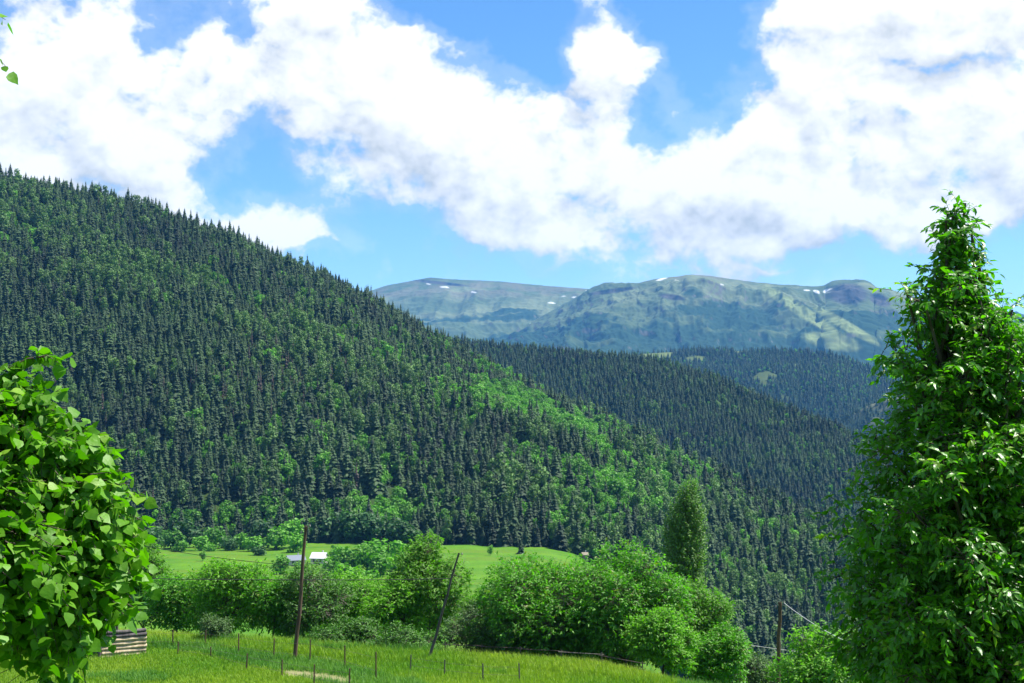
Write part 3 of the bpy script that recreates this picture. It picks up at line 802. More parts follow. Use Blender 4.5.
# ------------------------------------------------------------------ leafy trees near enough to show leaves
def ray_ground(px, py):
    """where the line of sight meets the ground"""
    d = np.linspace(30, 110, 3201); P = at(px, py, d)
    k = np.argmax(P[:, 2] < ground_z(P[:, 0], P[:, 1])); return P[k]
def norm(a): return a / (np.linalg.norm(a, axis=-1, keepdims=True) + 1e-9)
def sticks(mb, A, B, r0, r1, mi=1, tint=0.5):
    """many thin three-sided twigs at once"""
    T = norm(B - A); ref = np.where(np.abs(T[:, 2:]) < 0.9, [[0.2, 0.1, 1.0]], [[1.0, 0.1, 0]])
    U = norm(np.cross(T, ref)); Wv = np.cross(T, U)
    vs = []
    for P, r in ((A, r0), (B, r1)):
        for k in range(3):
            a = k * 2.0944; vs.append(P + (U * math.cos(a) + Wv * math.sin(a)) * r)
    V = np.stack(vs, 1)
    b = (np.arange(len(A)) * 6)[:, None, None]
    F = np.array([[0, 1, 4, 3], [1, 2, 5, 4], [2, 0, 3, 5]])[None] + b
    mb.add(V.reshape(-1, 3), F.reshape(-1, 4), tint, mi)

def crown(mb, lobes, ncl, nl, tpl, size, twig, q, shell=0.6, droop=0.5, up=0.25, spread=0.6, tip=0.05, flat=0.8, wob=0.25, axis=None, wexp=.72):
    """clusters of leaves along short twigs, spread through the lobes; returns the cluster positions"""
    L = np.array(lobes, float)
    w = (L[:, 3] * L[:, 4] * L[:, 5]) ** wexp; w /= w.sum()
    i = q.choice(len(L), ncl, p=w)
    d = norm(q.normal(size=(ncl, 3)))
    rad = shell + (1.02 - shell) * q.random(ncl) ** 0.7
    rad = np.where(q.random(ncl) < 0.25, q.random(ncl) ** 0.4, rad)
    wb = 1 + wob * (2 * fbm(L[i, :3] * 0.7 + d * 2.3, 3) - 1)
    P = L[i, :3] + d * L[i, 3:6] * (rad * wb)[:, None]
    if axis is not None: outw = norm(d + 0.4 * norm(P - axis))
    else: outw = d
    T = norm(outw + q.normal(size=(ncl, 3)) * spread * .6 + np.array([0, 0, up]))
    # leaves along the twig
    s = (np.arange(nl) + 0.5) / nl
    sag = -droop * 0.5 * twig * s[None, :, None] ** 2 * np.array([0, 0, 1.0])
    lc = P[:, None] + T[:, None] * (s[None, :, None] * twig) + sag
    side = norm(np.cross(T, [0, 0, 1.0]))[:, None] * (((np.arange(nl) % 2) * 2 - 1)[None, :, None])
    ax = T[:, None] * 0.55 + side * (0.8 + 0.3 * q.normal(size=(ncl, nl, 1))) + np.array([0, 0, -droop]) + q.normal(size=(ncl, nl, 3)) * 0.25
    ax[:, -1] = T * 1.0 + np.array([0, 0, -.3 * droop]) + q.normal(size=(ncl, 3)) * .15
    nr = np.array([0, 0, flat]) + outw[:, None] * 0.35 + q.normal(size=(ncl, nl, 3)) * spread
    young = q.random(ncl) < tip
    tn = np.clip(0.10 + 0.35 * q.random((ncl, 1)) + 0.45 * q.random((ncl, nl)), 0, 0.88)
    tn = np.where((young[:, None]) & (s[None] > 0.45), 1.0, tn)
    sz = size * (0.65 + 0.6 * q.random((ncl, nl)))
    leafs(mb, lc.reshape(-1, 3), nr.reshape(-1, 3), ax.reshape(-1, 3), sz.ravel(), tpl, tn.ravel())
    return P, T, i

def tree(name, label, cat, base, lobes, leafm, barkm, ncl, nl, tpl, size, twig, seed, trunk_r=0.12, lean=None, group=None, sway=0.3, twigs=True, limbs=True, smooth=False, trunk_top=None, tips=None, **kw):
    q = np.random.default_rng(seed)
    base = np.asarray(base, float)
    root = tag(empty(name, base), label, cat, group)
    L = np.array(lobes, float)
    top = L[np.argmax(L[:, 2])][:3] if trunk_top is None else np.asarray(trunk_top, float)
    n = 7; s = np.linspace(0, 1, n)
    tp = base[None] * (1 - s)[:, None] + top[None] * s[:, None] + (q.normal(size=(n, 3)) * [1, 1, 0]) * sway * (np.sin(s * math.pi) * 0.35)[:, None]
    tp[0] -= [0, 0, 0.4]
    mt = MB(); mt.tube(tp, trunk_r * (1.15 - 1.12 * s ** .7), 8)
    org = np.stack([np.interp(np.clip((L[:, 2] - base[2]) / (top[2] - base[2] + 1e-6) * 0.72 - 0.08, 0.12, 0.95), s, tp[:, k]) for k in range(3)], -1)
    if limbs:
        for k in (tips or range(len(L))):
            a, b = org[k], L[k, :3]
            mid = a * .5 + b * .5 + np.array([0, 0, 0.08 * np.linalg.norm(b - a)]) + q.normal(size=3) * 0.05 * np.linalg.norm(b - a)
            r = min(trunk_r * (0.40 + 0.2 * q.random()), 0.085 * (L[k, 3] + L[k, 5]) / 2 if tips is None else .006 + .016 * np.linalg.norm(b - a))
            mt.tube([a, mid, b], [r * .9, r * .55, r * .25], 6)
    mc = MB()
    P, T, li = crown(mc, lobes, ncl, nl, tpl, size, twig, q, axis=top * .5 + base * .5, **kw)
    if twigs:
        sticks(mc, P, P + T * twig * 0.88 - np.array([0, 0, .3]) * twig * min(1.0, abs(kw.get('droop', .5))), 0.010 * twig + .002, 0.004 * twig + .001)
        k = q.random(len(P)) < 0.5
        sticks(mc, L[li[k], :3] * .75 + P[k] * .25, P[k], 0.02 * twig + .003, 0.010 * twig + .002)
    mt.build('trunk', barkm, root, smooth=True)
    mc.build('crown', [leafm, barkm], root, smooth=smooth)
    return root

def plob(px, py, rx, ry, d, ro, q=None, dj=0.0):
    """one crown lobe given where it shows in the picture (sizes in picture units) and its distance"""
    c = at(px, py, d + dj); k = d / FPX
    return (*c, rx * k, ro * k, ry * k)

# the linden at the left edge
dL = 7.2
LL = [(-4, 402, 28, 28, 0), (26, 430, 34, 32, .1), (60, 462, 34, 34, .1), (84, 505, 34, 42, -.1), (92, 556, 30, 40, .15), (76, 586, 30, 24, -.1), (42, 490, 58, 76, .2), (10, 450, 46, 56, -.2),
      (0, 550, 66, 66, .1), (40, 576, 48, 48, -.2), (16, 592, 40, 22, 0), (52, 612, 14, 12, -.1), (80, 636, 7, 12, -.1), (62, 645, 7, 12, 0), (34, 632, 9, 10, .1), (36, 358, 12, 5, 0), (8, 374, 14, 8, 0.05),
      (-60, 470, 70, 110, .2), (-130, 400, 80, 100, .3), (-150, 540, 100, 90, 0), (-150, 270, 75, 80, .3), (-140, 130, 70, 70, .2), (-115, 10, 60, 45, .1), (-32, -2, 10, 7, 0), (-25, 30, 8, 9, 0), (-70, 10, 20, 20, 0), (-220, 330, 90, 140, .4), (-60, 480, 80, 100, 1.0), (-40, 540, 74, 70, -.6)]
lob = [plob(x, y, a, b, dL, 0.9 * (a + b) / 2, dj=j) for x, y, a, b, j in LL]
bL = at(-150, 700, dL + .3); bL[2] = ground_z(bL[0], bL[1])
tree('linden_tree', 'leafy linden with big glossy heart-shaped leaves, in front of the small log hut', 'tree', bL, lob, M['linden'], M['bark'], 7600, 7, HEART, 0.067, 0.22, 5, trunk_r=0.13,
     shell=0.35, droop=1.0, spread=0.75, tip=0.10, flat=0.6, up=-0.3, wob=0.25, smooth=True, trunk_top=at(-120, -30, dL + .2))
# a few leaves hang into the picture's upper corner from its top limb
# the cherry tree at the right edge
dR = 12.0
OUT_L = np.array([(200, 949), (215, 938), (235, 930), (258, 940), (272, 922), (285, 893), (310, 884), (335, 892), (365, 878), (408, 896), (450, 872), (480, 868), (520, 846), (556, 856), (598, 848), (640, 856), (690, 874), (740, 896)])
OUT_R = np.array([(200, 966), (228, 972), (262, 982), (285, 1004), (300, 1018), (335, 1052), (420, 1080), (520, 1110), (690, 1120), (740, 1100)])
q = np.random.default_rng(94); lob = []; tips = []
nB = 230
for i in range(nB):
    y = 202 + 530 * ((i + q.random()) / nB) ** 0.80                # branch tips, more of them up the narrow part
    xt = float(np.interp(y, [200, 760], [957, 995]))
    wl = xt - float(np.interp(y, OUT_L[:, 0], OUT_L[:, 1])); wr = float(np.interp(y, OUT_R[:, 0], OUT_R[:, 1])) - xt
    ph = (i * 2.39996 + q.uniform(-.4, .4)) % 6.283
    f = q.uniform(.86, 1.10) if q.random() < .75 else q.uniform(.35, .7)
    ex = (wr if math.cos(ph) > 0 else wl) * math.cos(ph) * f
    ez = (wl + wr) / 2 * math.sin(ph) * f
    ln = math.hypot(ex, ez)
    for sft in (.30, .52, .72, .88, 1.0):
        rr = (3.2 + .21 * ln) * (1.15 - .62 * sft) * q.uniform(.8, 1.15)
        jx, jy = q.normal() * 2.5, q.normal() * 2.5
        lob.append(plob(xt + ex * sft + jx - (rr * .6 if sft == 1.0 and ex < 0 else 0) * 0, y + 0.50 * ln * (1 - sft) ** 1.3 + jy, rr, rr * .8, dR, rr, dj=ez * sft * dR / FPX))
    tips.append(len(lob) - 2)
bR = at(1000, 760, dR + .2); bR[2] = ground_z(bR[0], bR[1])
tree('cherry_tree', 'tall tree with drooping pointed oval leaves and a narrow top shoot rising against the clouds', 'tree', bR, lob, M['cherry'], M['bark'], 11500, 8, ELLIPSE, 0.088, 0.20, 6, trunk_r=0.16,
     shell=0.50, droop=0.85, spread=0.5, tip=0.12, flat=0.7, wob=0.35, wexp=.50, tips=tips, smooth=True, trunk_top=at(954, 204, dR))

# ------------------------------------------------------------------ trees and bushes behind the meadow
def auto_lobes(px, top, bot, w, d, seed, kind='round', n=12):
    q = np.random.default_rng(seed); k = d / FPX
    top = top - 5; c = at(px, (top + bot) / 2, d); rx = w / 2 * 1.14 * k; rz = (bot - top) / 2 * 1.06 * k
    L = [(*c, rx * .52, rx * .52, rz * .58)]
    for j in range(n):
        a = q.random() * 6.283; e = q.uniform(-.75, .95)
        ce = math.sqrt(max(0, 1 - e * e))
        f = q.uniform(.22, .44)
        L.append((c[0] + math.cos(a) * ce * rx * (1 - f) , c[1] + math.sin(a) * ce * rx * (1 - f), c[2] + e * rz * (1 - f), rx * f * 1.1, rx * f * 1.1, min(rx, rz) * f * 1.05))
    return L
def mid_tree(name, label, cat, px, top, bot, w, d, m, seed, ncl=1500, size=0.25, bark='bark', group=None, n=12, nl=5, tr=None, **kw):
    lobes = auto_lobes(px, top, bot, w, d, seed, n=n); ncl = int(ncl * 1.35)
    b = at(px, bot, d); b[2] = ground_z(b[0], b[1])
    kw.setdefault('droop', .4); kw.setdefault('spread', .6); kw.setdefault('shell', .62); kw.setdefault('wob', .5)
    return tree(name, label, cat, b, lobes, M[m], M[bark], ncl, nl, ELLIPSE, size, size * 2.0, seed, trunk_r=tr or w * d / FPX * 0.022, group=group, **kw)

mid_tree('walnut_tree', 'broad walnut tree with bright glossy leaves, left one of the pair behind the wooden rail', 'tree', 554, 547, 657, 128, 80, 'walnut', 201, 4200, .26, tip=.07, n=18)
mid_tree('walnut_tree', 'broad walnut tree with a shaded lower side, between the left walnut and the bright bush', 'tree', 622, 556, 664, 118, 79, 'walnut', 202, 4200, .26, tip=.07, n=18)
mid_tree('bush', 'bright green leafy bush at the right foot of the walnut trees', 'bush', 660, 612, 674, 62, 74, 'bright', 203, 1700, .22)
mid_tree('young_ash', 'tall airy tree with light foliage right behind the leaning pole', 'tree', 431, 537, 645, 66, 88, 'olive', 204, 1500, .27, n=16, wob=.5, tip=0.0)
mid_tree('willow_bush', 'fresh green rounded bush between the linden and the upright pole', 'bush', 232, 568, 636, 84, 88, 'bright', 205, 2200, .24, n=14)
mid_tree('bush', 'darker green bush left of the fresh rounded bush, above the first fence posts', 'bush', 178, 580, 634, 62, 92, 'walnut', 206, 1500, .24)
mid_tree('plum_tree', 'twiggy dark tree with thin foliage directly behind the upright pole', 'tree', 314, 560, 646, 66, 86, 'deep', 207, 1150, .24, bark='bark_pale', n=14, wob=.5)
mid_tree('bush', 'green bush left of the upright pole, behind the fence', 'bush', 272, 586, 640, 52, 86, 'walnut', 208, 1300, .24)
mid_tree('bush', 'wide green bush right of the twiggy dark tree', 'bush', 362, 572, 648, 78, 92, 'bright', 209, 2000, .25, n=14)
mid_tree('bush', 'yellowish green bush between the wide bush and the tall airy tree', 'bush', 392, 584, 640, 52, 86, 'bright', 210, 1300, .24)
mid_tree('bush', 'low darker bush at the meadow edge midway between the two poles', 'bush', 348, 626, 654, 64, 82, 'deep', 211, 1300, .2)
mid_tree('bush', 'low dark bush hiding the foot of the leaning pole from behind', 'bush', 404, 632, 660, 60, 80, 'deep', 212, 1200, .2)
mid_tree('bush', 'grey brown half bare bush right of the leaning pole', 'bush', 466, 612, 658, 46, 81, 'grey_leaf', 213, 500, .18, bark='bark_pale')
mid_tree('bush', 'yellow green bush between the tall airy tree and the left walnut', 'bush', 478, 592, 650, 52, 84, 'olive', 214, 1200, .23)
mid_tree('bush', 'dark low bush under the left walnut tree', 'bush', 502, 618, 660, 60, 79, 'deep', 215, 1300, .2)
mid_tree('alder_tree', 'mid green tree below the tall poplar, right of the walnuts', 'tree', 694, 582, 676, 68, 86, 'olive', 216, 2200, .25, n=16)
mid_tree('bush', 'green bush right of the tree below the poplar, at the meadow end', 'bush', 716, 626, 700, 52, 80, 'walnut', 217, 1600, .23)
mid_tree('bush', 'small pale green bush left of the right pole', 'bush', 756, 650, 705, 46, 92, 'grey_leaf', 218, 900, .22)
mid_tree('bush', 'sunlit yellow green tree top beside the right pole, under its pale cable', 'bush', 826, 628, 705, 74, 66, 'bright', 219, 2000, .22, n=14)
mid_tree('bush', 'low green bush at the foot of the right pole', 'bush', 792, 660, 710, 40, 80, 'bright', 220, 900, .2)
mid_tree('olive_tree', 'tall olive green tree half hidden by the linden', 'tree', 146, 527, 636, 50, 98, 'olive', 221, 1500, .27, n=16)
mid_tree('bush', 'bush beside the log hut, seen below the linden', 'bush', 60, 590, 640, 90, 90, 'walnut', 222, 1500, .25)
mid_tree('bush', 'green bush far left behind the linden trunk', 'bush', -40, 575, 640, 110, 96, 'olive', 223, 1500, .25)
mid_tree('bush', 'dark thicket between the yellowish bush and the tall airy tree', 'bush', 420, 600, 655, 46, 92, 'olive', 224, 1100, .24)
mid_tree('bush', 'dense green thicket behind the upright pole and the twiggy tree', 'bush', 306, 598, 640, 62, 96, 'walnut', 225, 1300, .24)
mid_tree('bush', 'small pale green shrub in the grass below the fresh rounded bush', 'bush', 216, 618, 640, 26, 81, 'grey_leaf', 226, 450, .15)
mid_tree('bush', 'leafy thicket under the poplar behind the walnut trees', 'bush', 668, 585, 660, 60, 96, 'walnut', 227, 1500, .25)

mid_tree('bush', 'dark bush added to darken the gap behind the pale rail under the walnut trees', 'bush', 596, 628, 672, 90, 84, 'deep', 230, 1600, .22)  # two added bushes: dark leaves cover bright ground, darkening it under the walnuts
mid_tree('bush', 'dark bush added to darken the gap beneath the left walnut tree behind the rail fence', 'bush', 545, 622, 664, 80, 85, 'deep', 231, 1500, .22)
# poplar: many upright branches, bent a little by the wind
q = np.random.default_rng(31); L = []; dP = 112; k = dP / FPX
for (x, y, rx, ry) in [(692, 494, 9, 12), (686, 506, 13, 16), (697, 520, 11, 22), (678, 525, 14, 22), (688, 535, 16, 26), (700, 548, 9, 26), (672, 548, 12, 22), (684, 560, 20, 26), (697, 580, 12, 26), (672, 580, 14, 24), (686, 600, 20, 26), (668, 532, 7, 12), (690, 630, 16, 24)]:
    L.append(plob(687 + (x - 687) * .85, y, rx * .8, ry, dP, rx * .8))
b = at(690, 600, dP); b[2] = ground_z(b[0], b[1])
tree('poplar_tree', 'tall narrow poplar rising in front of the forested hill', 'poplar', b, L, M['poplar'], M['bark_pale'], 3600, 6, ELLIPSE, .24, .55, 31, trunk_r=.22, droop=.1, up=1.1, spread=.4, flat=.3, shell=.3, wob=.3, trunk_top=at(692, 490, dP))

# ------------------------------------------------------------------ valley floor: houses and trees
def house(name, label, px, d, wid, dep, wall_h, roof_h, rz, roofm, wallm, win=True, hip=False):
    c = at(px, 600, d); z0 = float(ground_z(c[0], c[1]))
    root = tag(empty(name, (c[0], c[1], z0)), label, 'house')
    def rot(P):
        P = np.asarray(P, float); co, si = math.cos(rz), math.sin(rz)
        return P @ np.array([[co, si, 0], [-si, co, 0], [0, 0, 1]]) + [c[0], c[1], z0]
    w, dd = wid / 2, dep / 2
    m = MB()
    V = [(-w, -dd, -1), (w, -dd, -1), (w, dd, -1), (-w, dd, -1), (-w, -dd, wall_h), (w, -dd, wall_h), (w, dd, wall_h), (-w, dd, wall_h), (-w, 0, wall_h + roof_h), (w, 0, wall_h + roof_h)]
    m.add(rot(V), [[0, 1, 5, 4], [1, 2, 6, 5], [2, 3, 7, 6], [3, 0, 4, 7]]); m.add(rot(V), [[4, 8, 7], [5, 6, 9]])
    m.build('wall', M[wallm], root)
    o = .5; r = MB(); th = .12; e = roof_h / dd * o
    V = []
    for zz in (0.02, th):
        V += [(-w - o, -dd - o, wall_h - e + zz), (w + o, -dd - o, wall_h - e + zz), (w + o, 0, wall_h + roof_h + zz), (-w - o, 0, wall_h + roof_h + zz), (w + o, dd + o, wall_h - e + zz), (-w - o, dd + o, wall_h - e + zz)]
    r.add(rot(V), [[0, 1, 2, 3], [3, 2, 4, 5], [6, 9, 8, 7], [9, 11, 10, 8], [0, 6, 7, 1], [4, 10, 11, 5], [1, 7, 8, 2], [2, 8, 10, 4], [0, 3, 9, 6], [3, 5, 11, 9]])
    ro = r.build('roof', M[roofm], root)
    ch = MB(); ch.box(rot([(w * .4, dd * .3, wall_h + roof_h * .9 + .3)])[0], (.3, .3, .8), rz)
    cho = ch.build('chimney', M['plaster'], root); 
    if win:
        for x in (-w * .5, w * .5):
            f = MB(); f.box(rot([(x, -dd - .03, wall_h * .55)])[0], (.45, .04, .6), rz); f.build('window', M['window'], root)
        f = MB(); f.box(rot([(0, -dd - .03, 1.0)])[0], (.45, .04, 1.0), rz); f.build('door', M['door'], root)
    return root
house('farmhouse', 'small farmhouse with a bright white sheet roof, right behind the upright pole', 319, 585, 6.5, 6.0, 3.0, 2.2, R(-12), 'roof_bright', 'plaster')
house('farm_shed', 'low shed with a grey blue sheet roof left of the white roofed farmhouse', 295, 575, 7.5, 6.0, 2.6, 1.8, R(25), 'roof_sheet', 'plaster')
house('hut', 'tan hut at the forest edge at the right end of the far meadow', 585, 690, 2.8, 2.8, 3.0, 1.0, R(10), 'tan', 'tan', win=False)
house('garden_shed', 'tiny white shed among the trees between the leaning pole and the walnuts', 477, 300, 1.6, 1.6, 1.5, .6, R(15), 'roof_bright', 'roof_bright', win=False)

VT = [('large dark tree of the grove at the hill foot behind the white roofed farmhouse', 'trees of the dark grove', [(338, 744, 1.45), (352, 735, 1.5), (366, 738, 1.55), (380, 730, 1.4), (396, 726, 1.35), (404, 728, 1.2), (325, 742, 1.3)], 1),
      ('round bush or small tree in the hedge below the forest, left of the upright pole', 'hedge trees along the far meadow', [(160, 690, .9), (172, 680, 1.0), (186, 690, 1.25), (200, 672, .8), (214, 690, 1.1), (228, 668, .75), (240, 676, .8), (252, 664, .8), (262, 690, 1.3), (276, 676, 1.1), (290, 690, 1.3), (258, 640, .6), (180, 668, .6), (210, 662, .5), (150, 660, 1.1), (296, 660, .9)], 0),
      ('rounded tree among the fields around the white roofed farmhouse', 'trees around the farmhouse', [(338, 560, .9), (346, 545, 1.0), (358, 560, .9), (372, 540, 1.25), (388, 548, 1.2), (398, 560, 1.0), (366, 585, .8), (380, 520, .9), (330, 520, .7), (408, 535, .8), (280, 530, .7), (345, 470, .9), (366, 450, .8), (300, 470, .8), (255, 540, .4), (338, 620, .7), (338, 552, .55), (300, 556, .42)], 2)]
grove = []
for me in protos['hardwood']:
    g_ = me.copy(); g_.materials[0] = M['grove']; grove.append(g_)
vt_i = 0
for label, grp_, spots, kk in VT:
    for (px, d, sc) in spots:
        p = at(px, 600, d); p[2] = ground_z(p[0], p[1]) - 2.2
        me = (grove if kk == 1 or (kk == 0 and vt_i % 3 == 0) else protos['hardwood'])[vt_i % 4]; vt_i += 1
        o = bpy.data.objects.new('broadleaf_tree', me)
        o.location = p; o.rotation_euler = (0, 0, vt_i * 1.7); o.scale = (sc * 1.45, sc * 1.45, sc * 1.15); COL.objects.link(o)
        tag(o, label, 'tree', grp_)
for nm, me, label, cat, px, d, sc in [('broadleaf_tree', protos['hardwood'][1], 'lone round tree standing in the open far meadow', 'tree', 490, 640, (.42, .42, .48)),
                                      ('spruce_tree', protos['spruce'][2], 'lone small spruce standing in the open far meadow', 'spruce', 521, 660, (.5, .5, .36)),
                                      ('broadleaf_tree', protos['hardwood'][2], 'tiny round tree alone in the left part of the far meadow', 'tree', 202, 600, (.4, .4, .4)),
                                      ('poplar_tree', protos['hardwood'][3], 'slim dark young poplar left of the walnut trees', 'poplar', 495, 330, (.16, .16, .95)),
                                      ('poplar_tree', protos['hardwood'][0], 'thin bare looking young poplar right of the tall airy tree', 'poplar', 478, 320, (.09, .09, .95))]:
    p = at(px, 600, d); p[2] = ground_z(p[0], p[1])
    o = bpy.data.objects.new(nm, me); o.location = p; o.scale = sc; COL.objects.link(o); tag(o, label, cat)

# ------------------------------------------------------------------ poles and cables
def pole(label, foot, head, r0, r1, m, d, ins):
    b = at(foot[0], foot[1], d); t_ = at(head[0], head[1], d)
    b[2] = ground_z(b[0], b[1])
    root = tag(empty('utility_pole', b), label, 'pole', None)
    s = np.linspace(-0.04, 1, 9)[:, None]; q = np.random.default_rng(int(head[0]))
    P = b * (1 - s) + t_ * s; P[1:-1, :2] += q.normal(size=(7, 2)) * 0.025
    mb = MB(); mb.tube(P, np.linspace(r0, r1, 9), 10); mb.build('shaft', M[m], root, smooth=True)
    for f, side in ins:
        c = b * (1 - f) + t_ * f
        h = MB(); h.tube([c, c + [side * .22, -.02, 0], c + [side * .24, -.02, .10]], .014, 5); ho_ = h.build('hook', M['rust'], root)
        u = MB(); u.tube([c + [side * .24, -.02, .08], c + [side * .24, -.02, .13], c + [side * .24, -.02, .16], c + [side * .24, -.02, .22]], [.045, .055, .035, .03], 8); u.build('insulator', M['ceramic'], root, smooth=True)
    return b, t_
p1b, p1t = pole('upright brown wooden pole standing in the meadow between the fences', (295, 661), (306, 526), .13, .09, 'pole', float(ray_ground(295, 661)[1]), [(.985, 1), (.93, -1)])
p2b, p2t = pole('grey wooden pole leaning to the right in front of the tall airy tree', (429, 660), (459, 553), .10, .055, 'pole_grey', float(ray_ground(429, 660)[1]), [(.97, 1)])
p3b, p3t = pole('brown wooden pole at the right, carrying a pale cable towards the cherry tree', (777, 700), (780, 602), .13, .105, 'pole', 75.0, [(.98, 1), (.95, -1)])
def cable(label, A, B, sag, r, m, n=24):
    s = np.linspace(0, 1, n)[:, None]; P = np.asarray(A) * (1 - s) + np.asarray(B) * s; P[:, 2] -= (4 * s * (1 - s) * sag)[:, 0]
    mb = MB(); mb.tube(P, r, 5); return tag(mb.build('cable', M[m], smooth=True), label, 'cable')
a1 = p1b * .40 + p1t * .60; a2 = p2b * .24 + p2t * .76
cable('thin dark cable between the upright pole and the leaning pole', a1, a2, .04, .024, 'cable')
cable('thin dark cable running left from the upright pole behind the linden', a1, at(-60, 571, 74), .15, .024, 'cable')
cable('grey cable sagging to the left from the upper part of the upright pole', p1b * .3 + p1t * .7, at(40, 520, 92), .5, .018, 'cable')
cable('pale cable slanting down from the top of the right pole to the cherry tree', p3t + [.24, 0, .1 - .15], at(925, 668, 52), .5, .019, 'cable_white')
cable('grey cable crossing behind the right pole at mid height', at(676, 634, 90), at(900, 664, 84), .1, .017, 'cable_white')

# ------------------------------------------------------------------ fences in the meadow
def wire_fence(label, posts, m='rust', r=.046, lo=(0.35, .8), seed=1):
    pts = []
    for (x, ty, by) in posts:
        g_ = ray_ground(x, by); pts.append((g_, (by - ty) * g_[1] / FPX))
    root = tag(empty('wire_fence', pts[0][0]), label, 'fence'); q = np.random.default_rng(seed)
    tops = []
    for g_, h in pts:
        tp = g_ + [q.normal() * .03, q.normal() * .03, h]; tops.append((g_, tp))
        mb = MB(); mb.tube([g_ - [0, 0, .3], tp], [r, r * .9], 6); mb.build('post', M[m], root)
    for f in lo:
        P = np.array([a * (1 - f) + b * f for a, b in tops]); 
        mb = MB(); mb.tube(P, .006, 4); mb.build('wire', M['wire'], root)
wire_fence('far fence of tall rusty posts running past the upright pole', [(135, 632, 648), (172.6, 630, 648), (205, 631, 649), (238.6, 634, 654.5), (273.7, 639, 660), (310, 640, 664), (345, 646, 670), (376, 653, 681)], seed=1)
wire_fence('near fence of short rusty posts in front of the worn track', [(178, 642, 655), (211, 647, 659), (246, 654, 671.5), (282, 660, 678), (314, 665, 686), (349, 669, 692)], seed=2)
wire_fence('sparse grey posts in the meadow below the leaning pole', [(410, 655, 671), (444.5, 660, 676), (483, 664, 680), (520, 664, 682)], 'pole_grey', seed=3)

# wooden rail under the walnut trees
pr_ = []
for x in (446, 482, 520, 560, 600, 640):
    d = 75.0
    for _ in range(20): d = float(np.interp((x - W / 2) / FPX * d, EX, EY)) + 1.8
    pr_.append(np.array([(x - W / 2) / FPX * d, d, 0.0]))
root = tag(empty('rail_fence', pr_[0]), 'dark wooden rail fence with one pale rail in the shade under the walnut trees', 'fence')
for p in pr_:
    p[2] = ground_z(p[0], p[1])
    mb = MB(); mb.tube([p - [0, 0, .3], p + [0.02, 0, .8]], [.04, .035], 7); mb.build('post', M['pole_grey'], root)
for k in range(5):
    for f in (.32, .66):
        mb = MB(); mb.tube([pr_[k] + [-.15, -.07, f], pr_[k + 1] + [.15, -.07, f + .04]], [.03, .024], 6)
        mb.build('rail', M['bark_pale' if (k == 3 and f == .66) else 'bark'], root)

# log hut under the linden
g0 = ray_ground(124, 656.5); k = g0[1] / FPX
root = tag(empty('log_hut', g0), 'small log hut with pale stacked logs and a grey sheet roof below the linden', 'hut')
q = np.random.default_rng(9)
hw = 18.5 * k
for j in range(7):
    z = .08 + j * .235; r = .125 * q.uniform(.9, 1.08)
    mb = MB(); s = np.linspace(-1, 1, 7)
    mb.tube(np.stack([g0[0] + s * hw * (1 + q.normal() * .02), g0[1] + s * hw * .55 + q.normal(size=7) * .012, g0[2] + z + q.normal(size=7) * .012], -1), r * (1 + .06 * q.normal(size=7)), 10)
    mb.add(*[np.array([[g0[0] - hw, g0[1] - hw * .55 + r * .95 * math.cos(a), g0[2] + z + r * .95 * math.sin(a)] for a in np.linspace(0, 6.283, 9)[:-1]]), [list(range(8))]])
    mb.build('log', M['logs'] if j < 5 else M['logs_dark'], root, smooth=False)
for (dx, dy) in ((-1.08, -.75), (-1.08, 2.4)):
    mb = MB(); mb.tube([g0 + [dx * hw, dy, -.3], g0 + [dx * hw, dy, 1.75]], .09, 8); mb.build('corner_post', M['logs_dark'], root)
mb = MB(); mb.box(g0 + [-hw - .95, 1.1, .75], (.85, 1.1, .85)); mb.build('side_room', M['logs_dark'], root)
mb = MB(); mb.box(g0 + [-hw - 1.0, 1.0, 2.0], (1.05, 1.5, .03), rx=R(22)); mb.build('roof', M['roof_sheet'], root)

# ------------------------------------------------------------------ meadow grass
def grass_mat(name, a, b, tipc):
    m, t = mat(name)
    a, b, tipc = (tuple(v * 1.0 for v in q_) for q_ in (a, b, tipc))
    f = t.new('ShaderNodeAttribute', attribute_name='tint').outputs['Fac']
    c = t.mix(f, a, b); c = t.mix(t.step(f, .93, .97), c, tipc)
    t.put(t.bsdf.inputs['Base Color'], c); t.bsdf.inputs['Roughness'].default_value = .6
    tr = t.new('ShaderNodeBsdfTranslucent'); t.put(tr.inputs[0], t.mix(1.0, c, (1.3, 1.4, .6), 'MULTIPLY'))
    mx = t.new('ShaderNodeMixShader'); mx.inputs[0].default_value = .35
    t.l.new(t.bsdf.outputs[0], mx.inputs[1]); t.l.new(tr.outputs[0], mx.inputs[2]); t.l.new(mx.outputs[0], t.out.inputs[0])
    return m
M['grass'] = grass_mat('meadow_grass', (0.105, 0.250, 0.012), (0.260, 0.370, 0.026), (0.36, 0.33, 0.12))
M['grass_cool'] = grass_mat('tall_cool_grass', (0.065, 0.200, 0.024), (0.150, 0.300, 0.042), (0.20, 0.30, 0.10))
q = np.random.default_rng(77)
n = 120000
x = q.uniform(-48, 20, n); e = np.interp(x, EX, EY); y = e + 2.5 - q.random(n) * 24
gpx, gpy = pix(np.stack([x, y, ground_z(x, y)], -1))
pm = path_mask(x, y)
k = (y > 55) & (q.random(n) > pm * 1.4); x, y, gpx, gpy = x[k], y[k], gpx[k], gpy[k]; n = len(x)
midA = np.interp(gpx, [135, 205, 273, 310, 345, 400], [649, 651, 660, 664, 670, 684]); midB = np.interp(gpx, [135, 178, 211, 246, 282, 330, 400], [650, 655, 659, 669, 676, 690, 710])
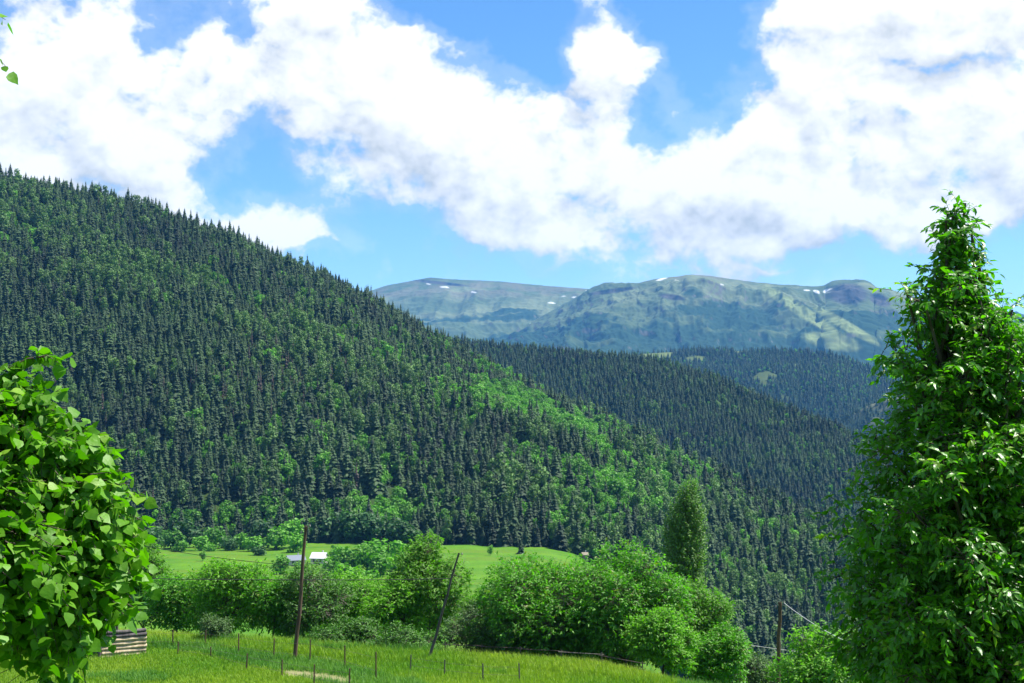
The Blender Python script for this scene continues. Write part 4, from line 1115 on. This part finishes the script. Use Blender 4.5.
cool = (gpy > midA - 3) & (gpy < midB - 3) & (gpx < 420)
cool |= (fbm(np.stack([x / 5, y / 3, 0 * x], -1), 3) > .70)
hgt = np.where(cool, .36, .26) * q.uniform(.6, 1.4, n); edge = (np.interp(x, EX, EY) - y) < 3.0
hgt = np.where(edge, hgt * 1.55, hgt)
pt = fbm(np.stack([x / 6, y / 6, 0 * x + 5], -1), 4)
mb = MB(); NB = 5
for b_ in range(NB):
    a = q.random(n) * 6.283; h = hgt * q.uniform(.6, 1.15, n); ln = q.uniform(.1, .5, n) * h
    bx = x + q.normal(size=n) * .11; by = y + q.normal(size=n) * .11; bz = ground_z(x, y) - .03
    w = q.uniform(.009, .021, n)
    ca, sa = np.cos(a), np.sin(a)
    V = np.stack([np.stack([bx - sa * w, by + ca * w, bz], -1), np.stack([bx + sa * w, by - ca * w, bz], -1),
                  np.stack([bx + ca * ln * .4 + sa * w * .8, by + sa * ln * .4 - ca * w * .8, bz + h * .6], -1), np.stack([bx + ca * ln * .4 - sa * w * .8, by + sa * ln * .4 + ca * w * .8, bz + h * .6], -1),
                  np.stack([bx + ca * ln, by + sa * ln, bz + h], -1)], 1)
    i = (np.arange(n) * 5)
    tn = np.clip((pt - .3) * 1.6 + q.normal(size=n) * .14, 0, .9)
    tn5 = np.repeat(tn[:, None], 5, 1); seed_ = (q.random(n) < np.where(edge, .35, .10)); tn5[:, 4] = np.where(seed_, 1.0, tn5[:, 4])
    Q = np.stack([i, i + 1, i + 2, i + 3], -1); Tt = np.stack([i + 3, i + 2, i + 4], -1)
    for mi, sel in ((0, ~cool), (1, cool)):
        idx = np.where(sel)[0]; j = np.arange(len(idx))[:, None] * 5
        mb.add(V[idx].reshape(-1, 3), j + np.array([[0, 1, 2, 3]]), tn5[idx].ravel(), mi)
        mb.f.append(j + np.array([[3, 2, 4]]) + mb.n - len(idx) * 5); mb.mi.append(np.full(len(idx), mi))
tag(mb.build('grass', [M['grass'], M['grass_cool']]), 'tall yellow green meadow grass going to seed', 'grass', kind='stuff')
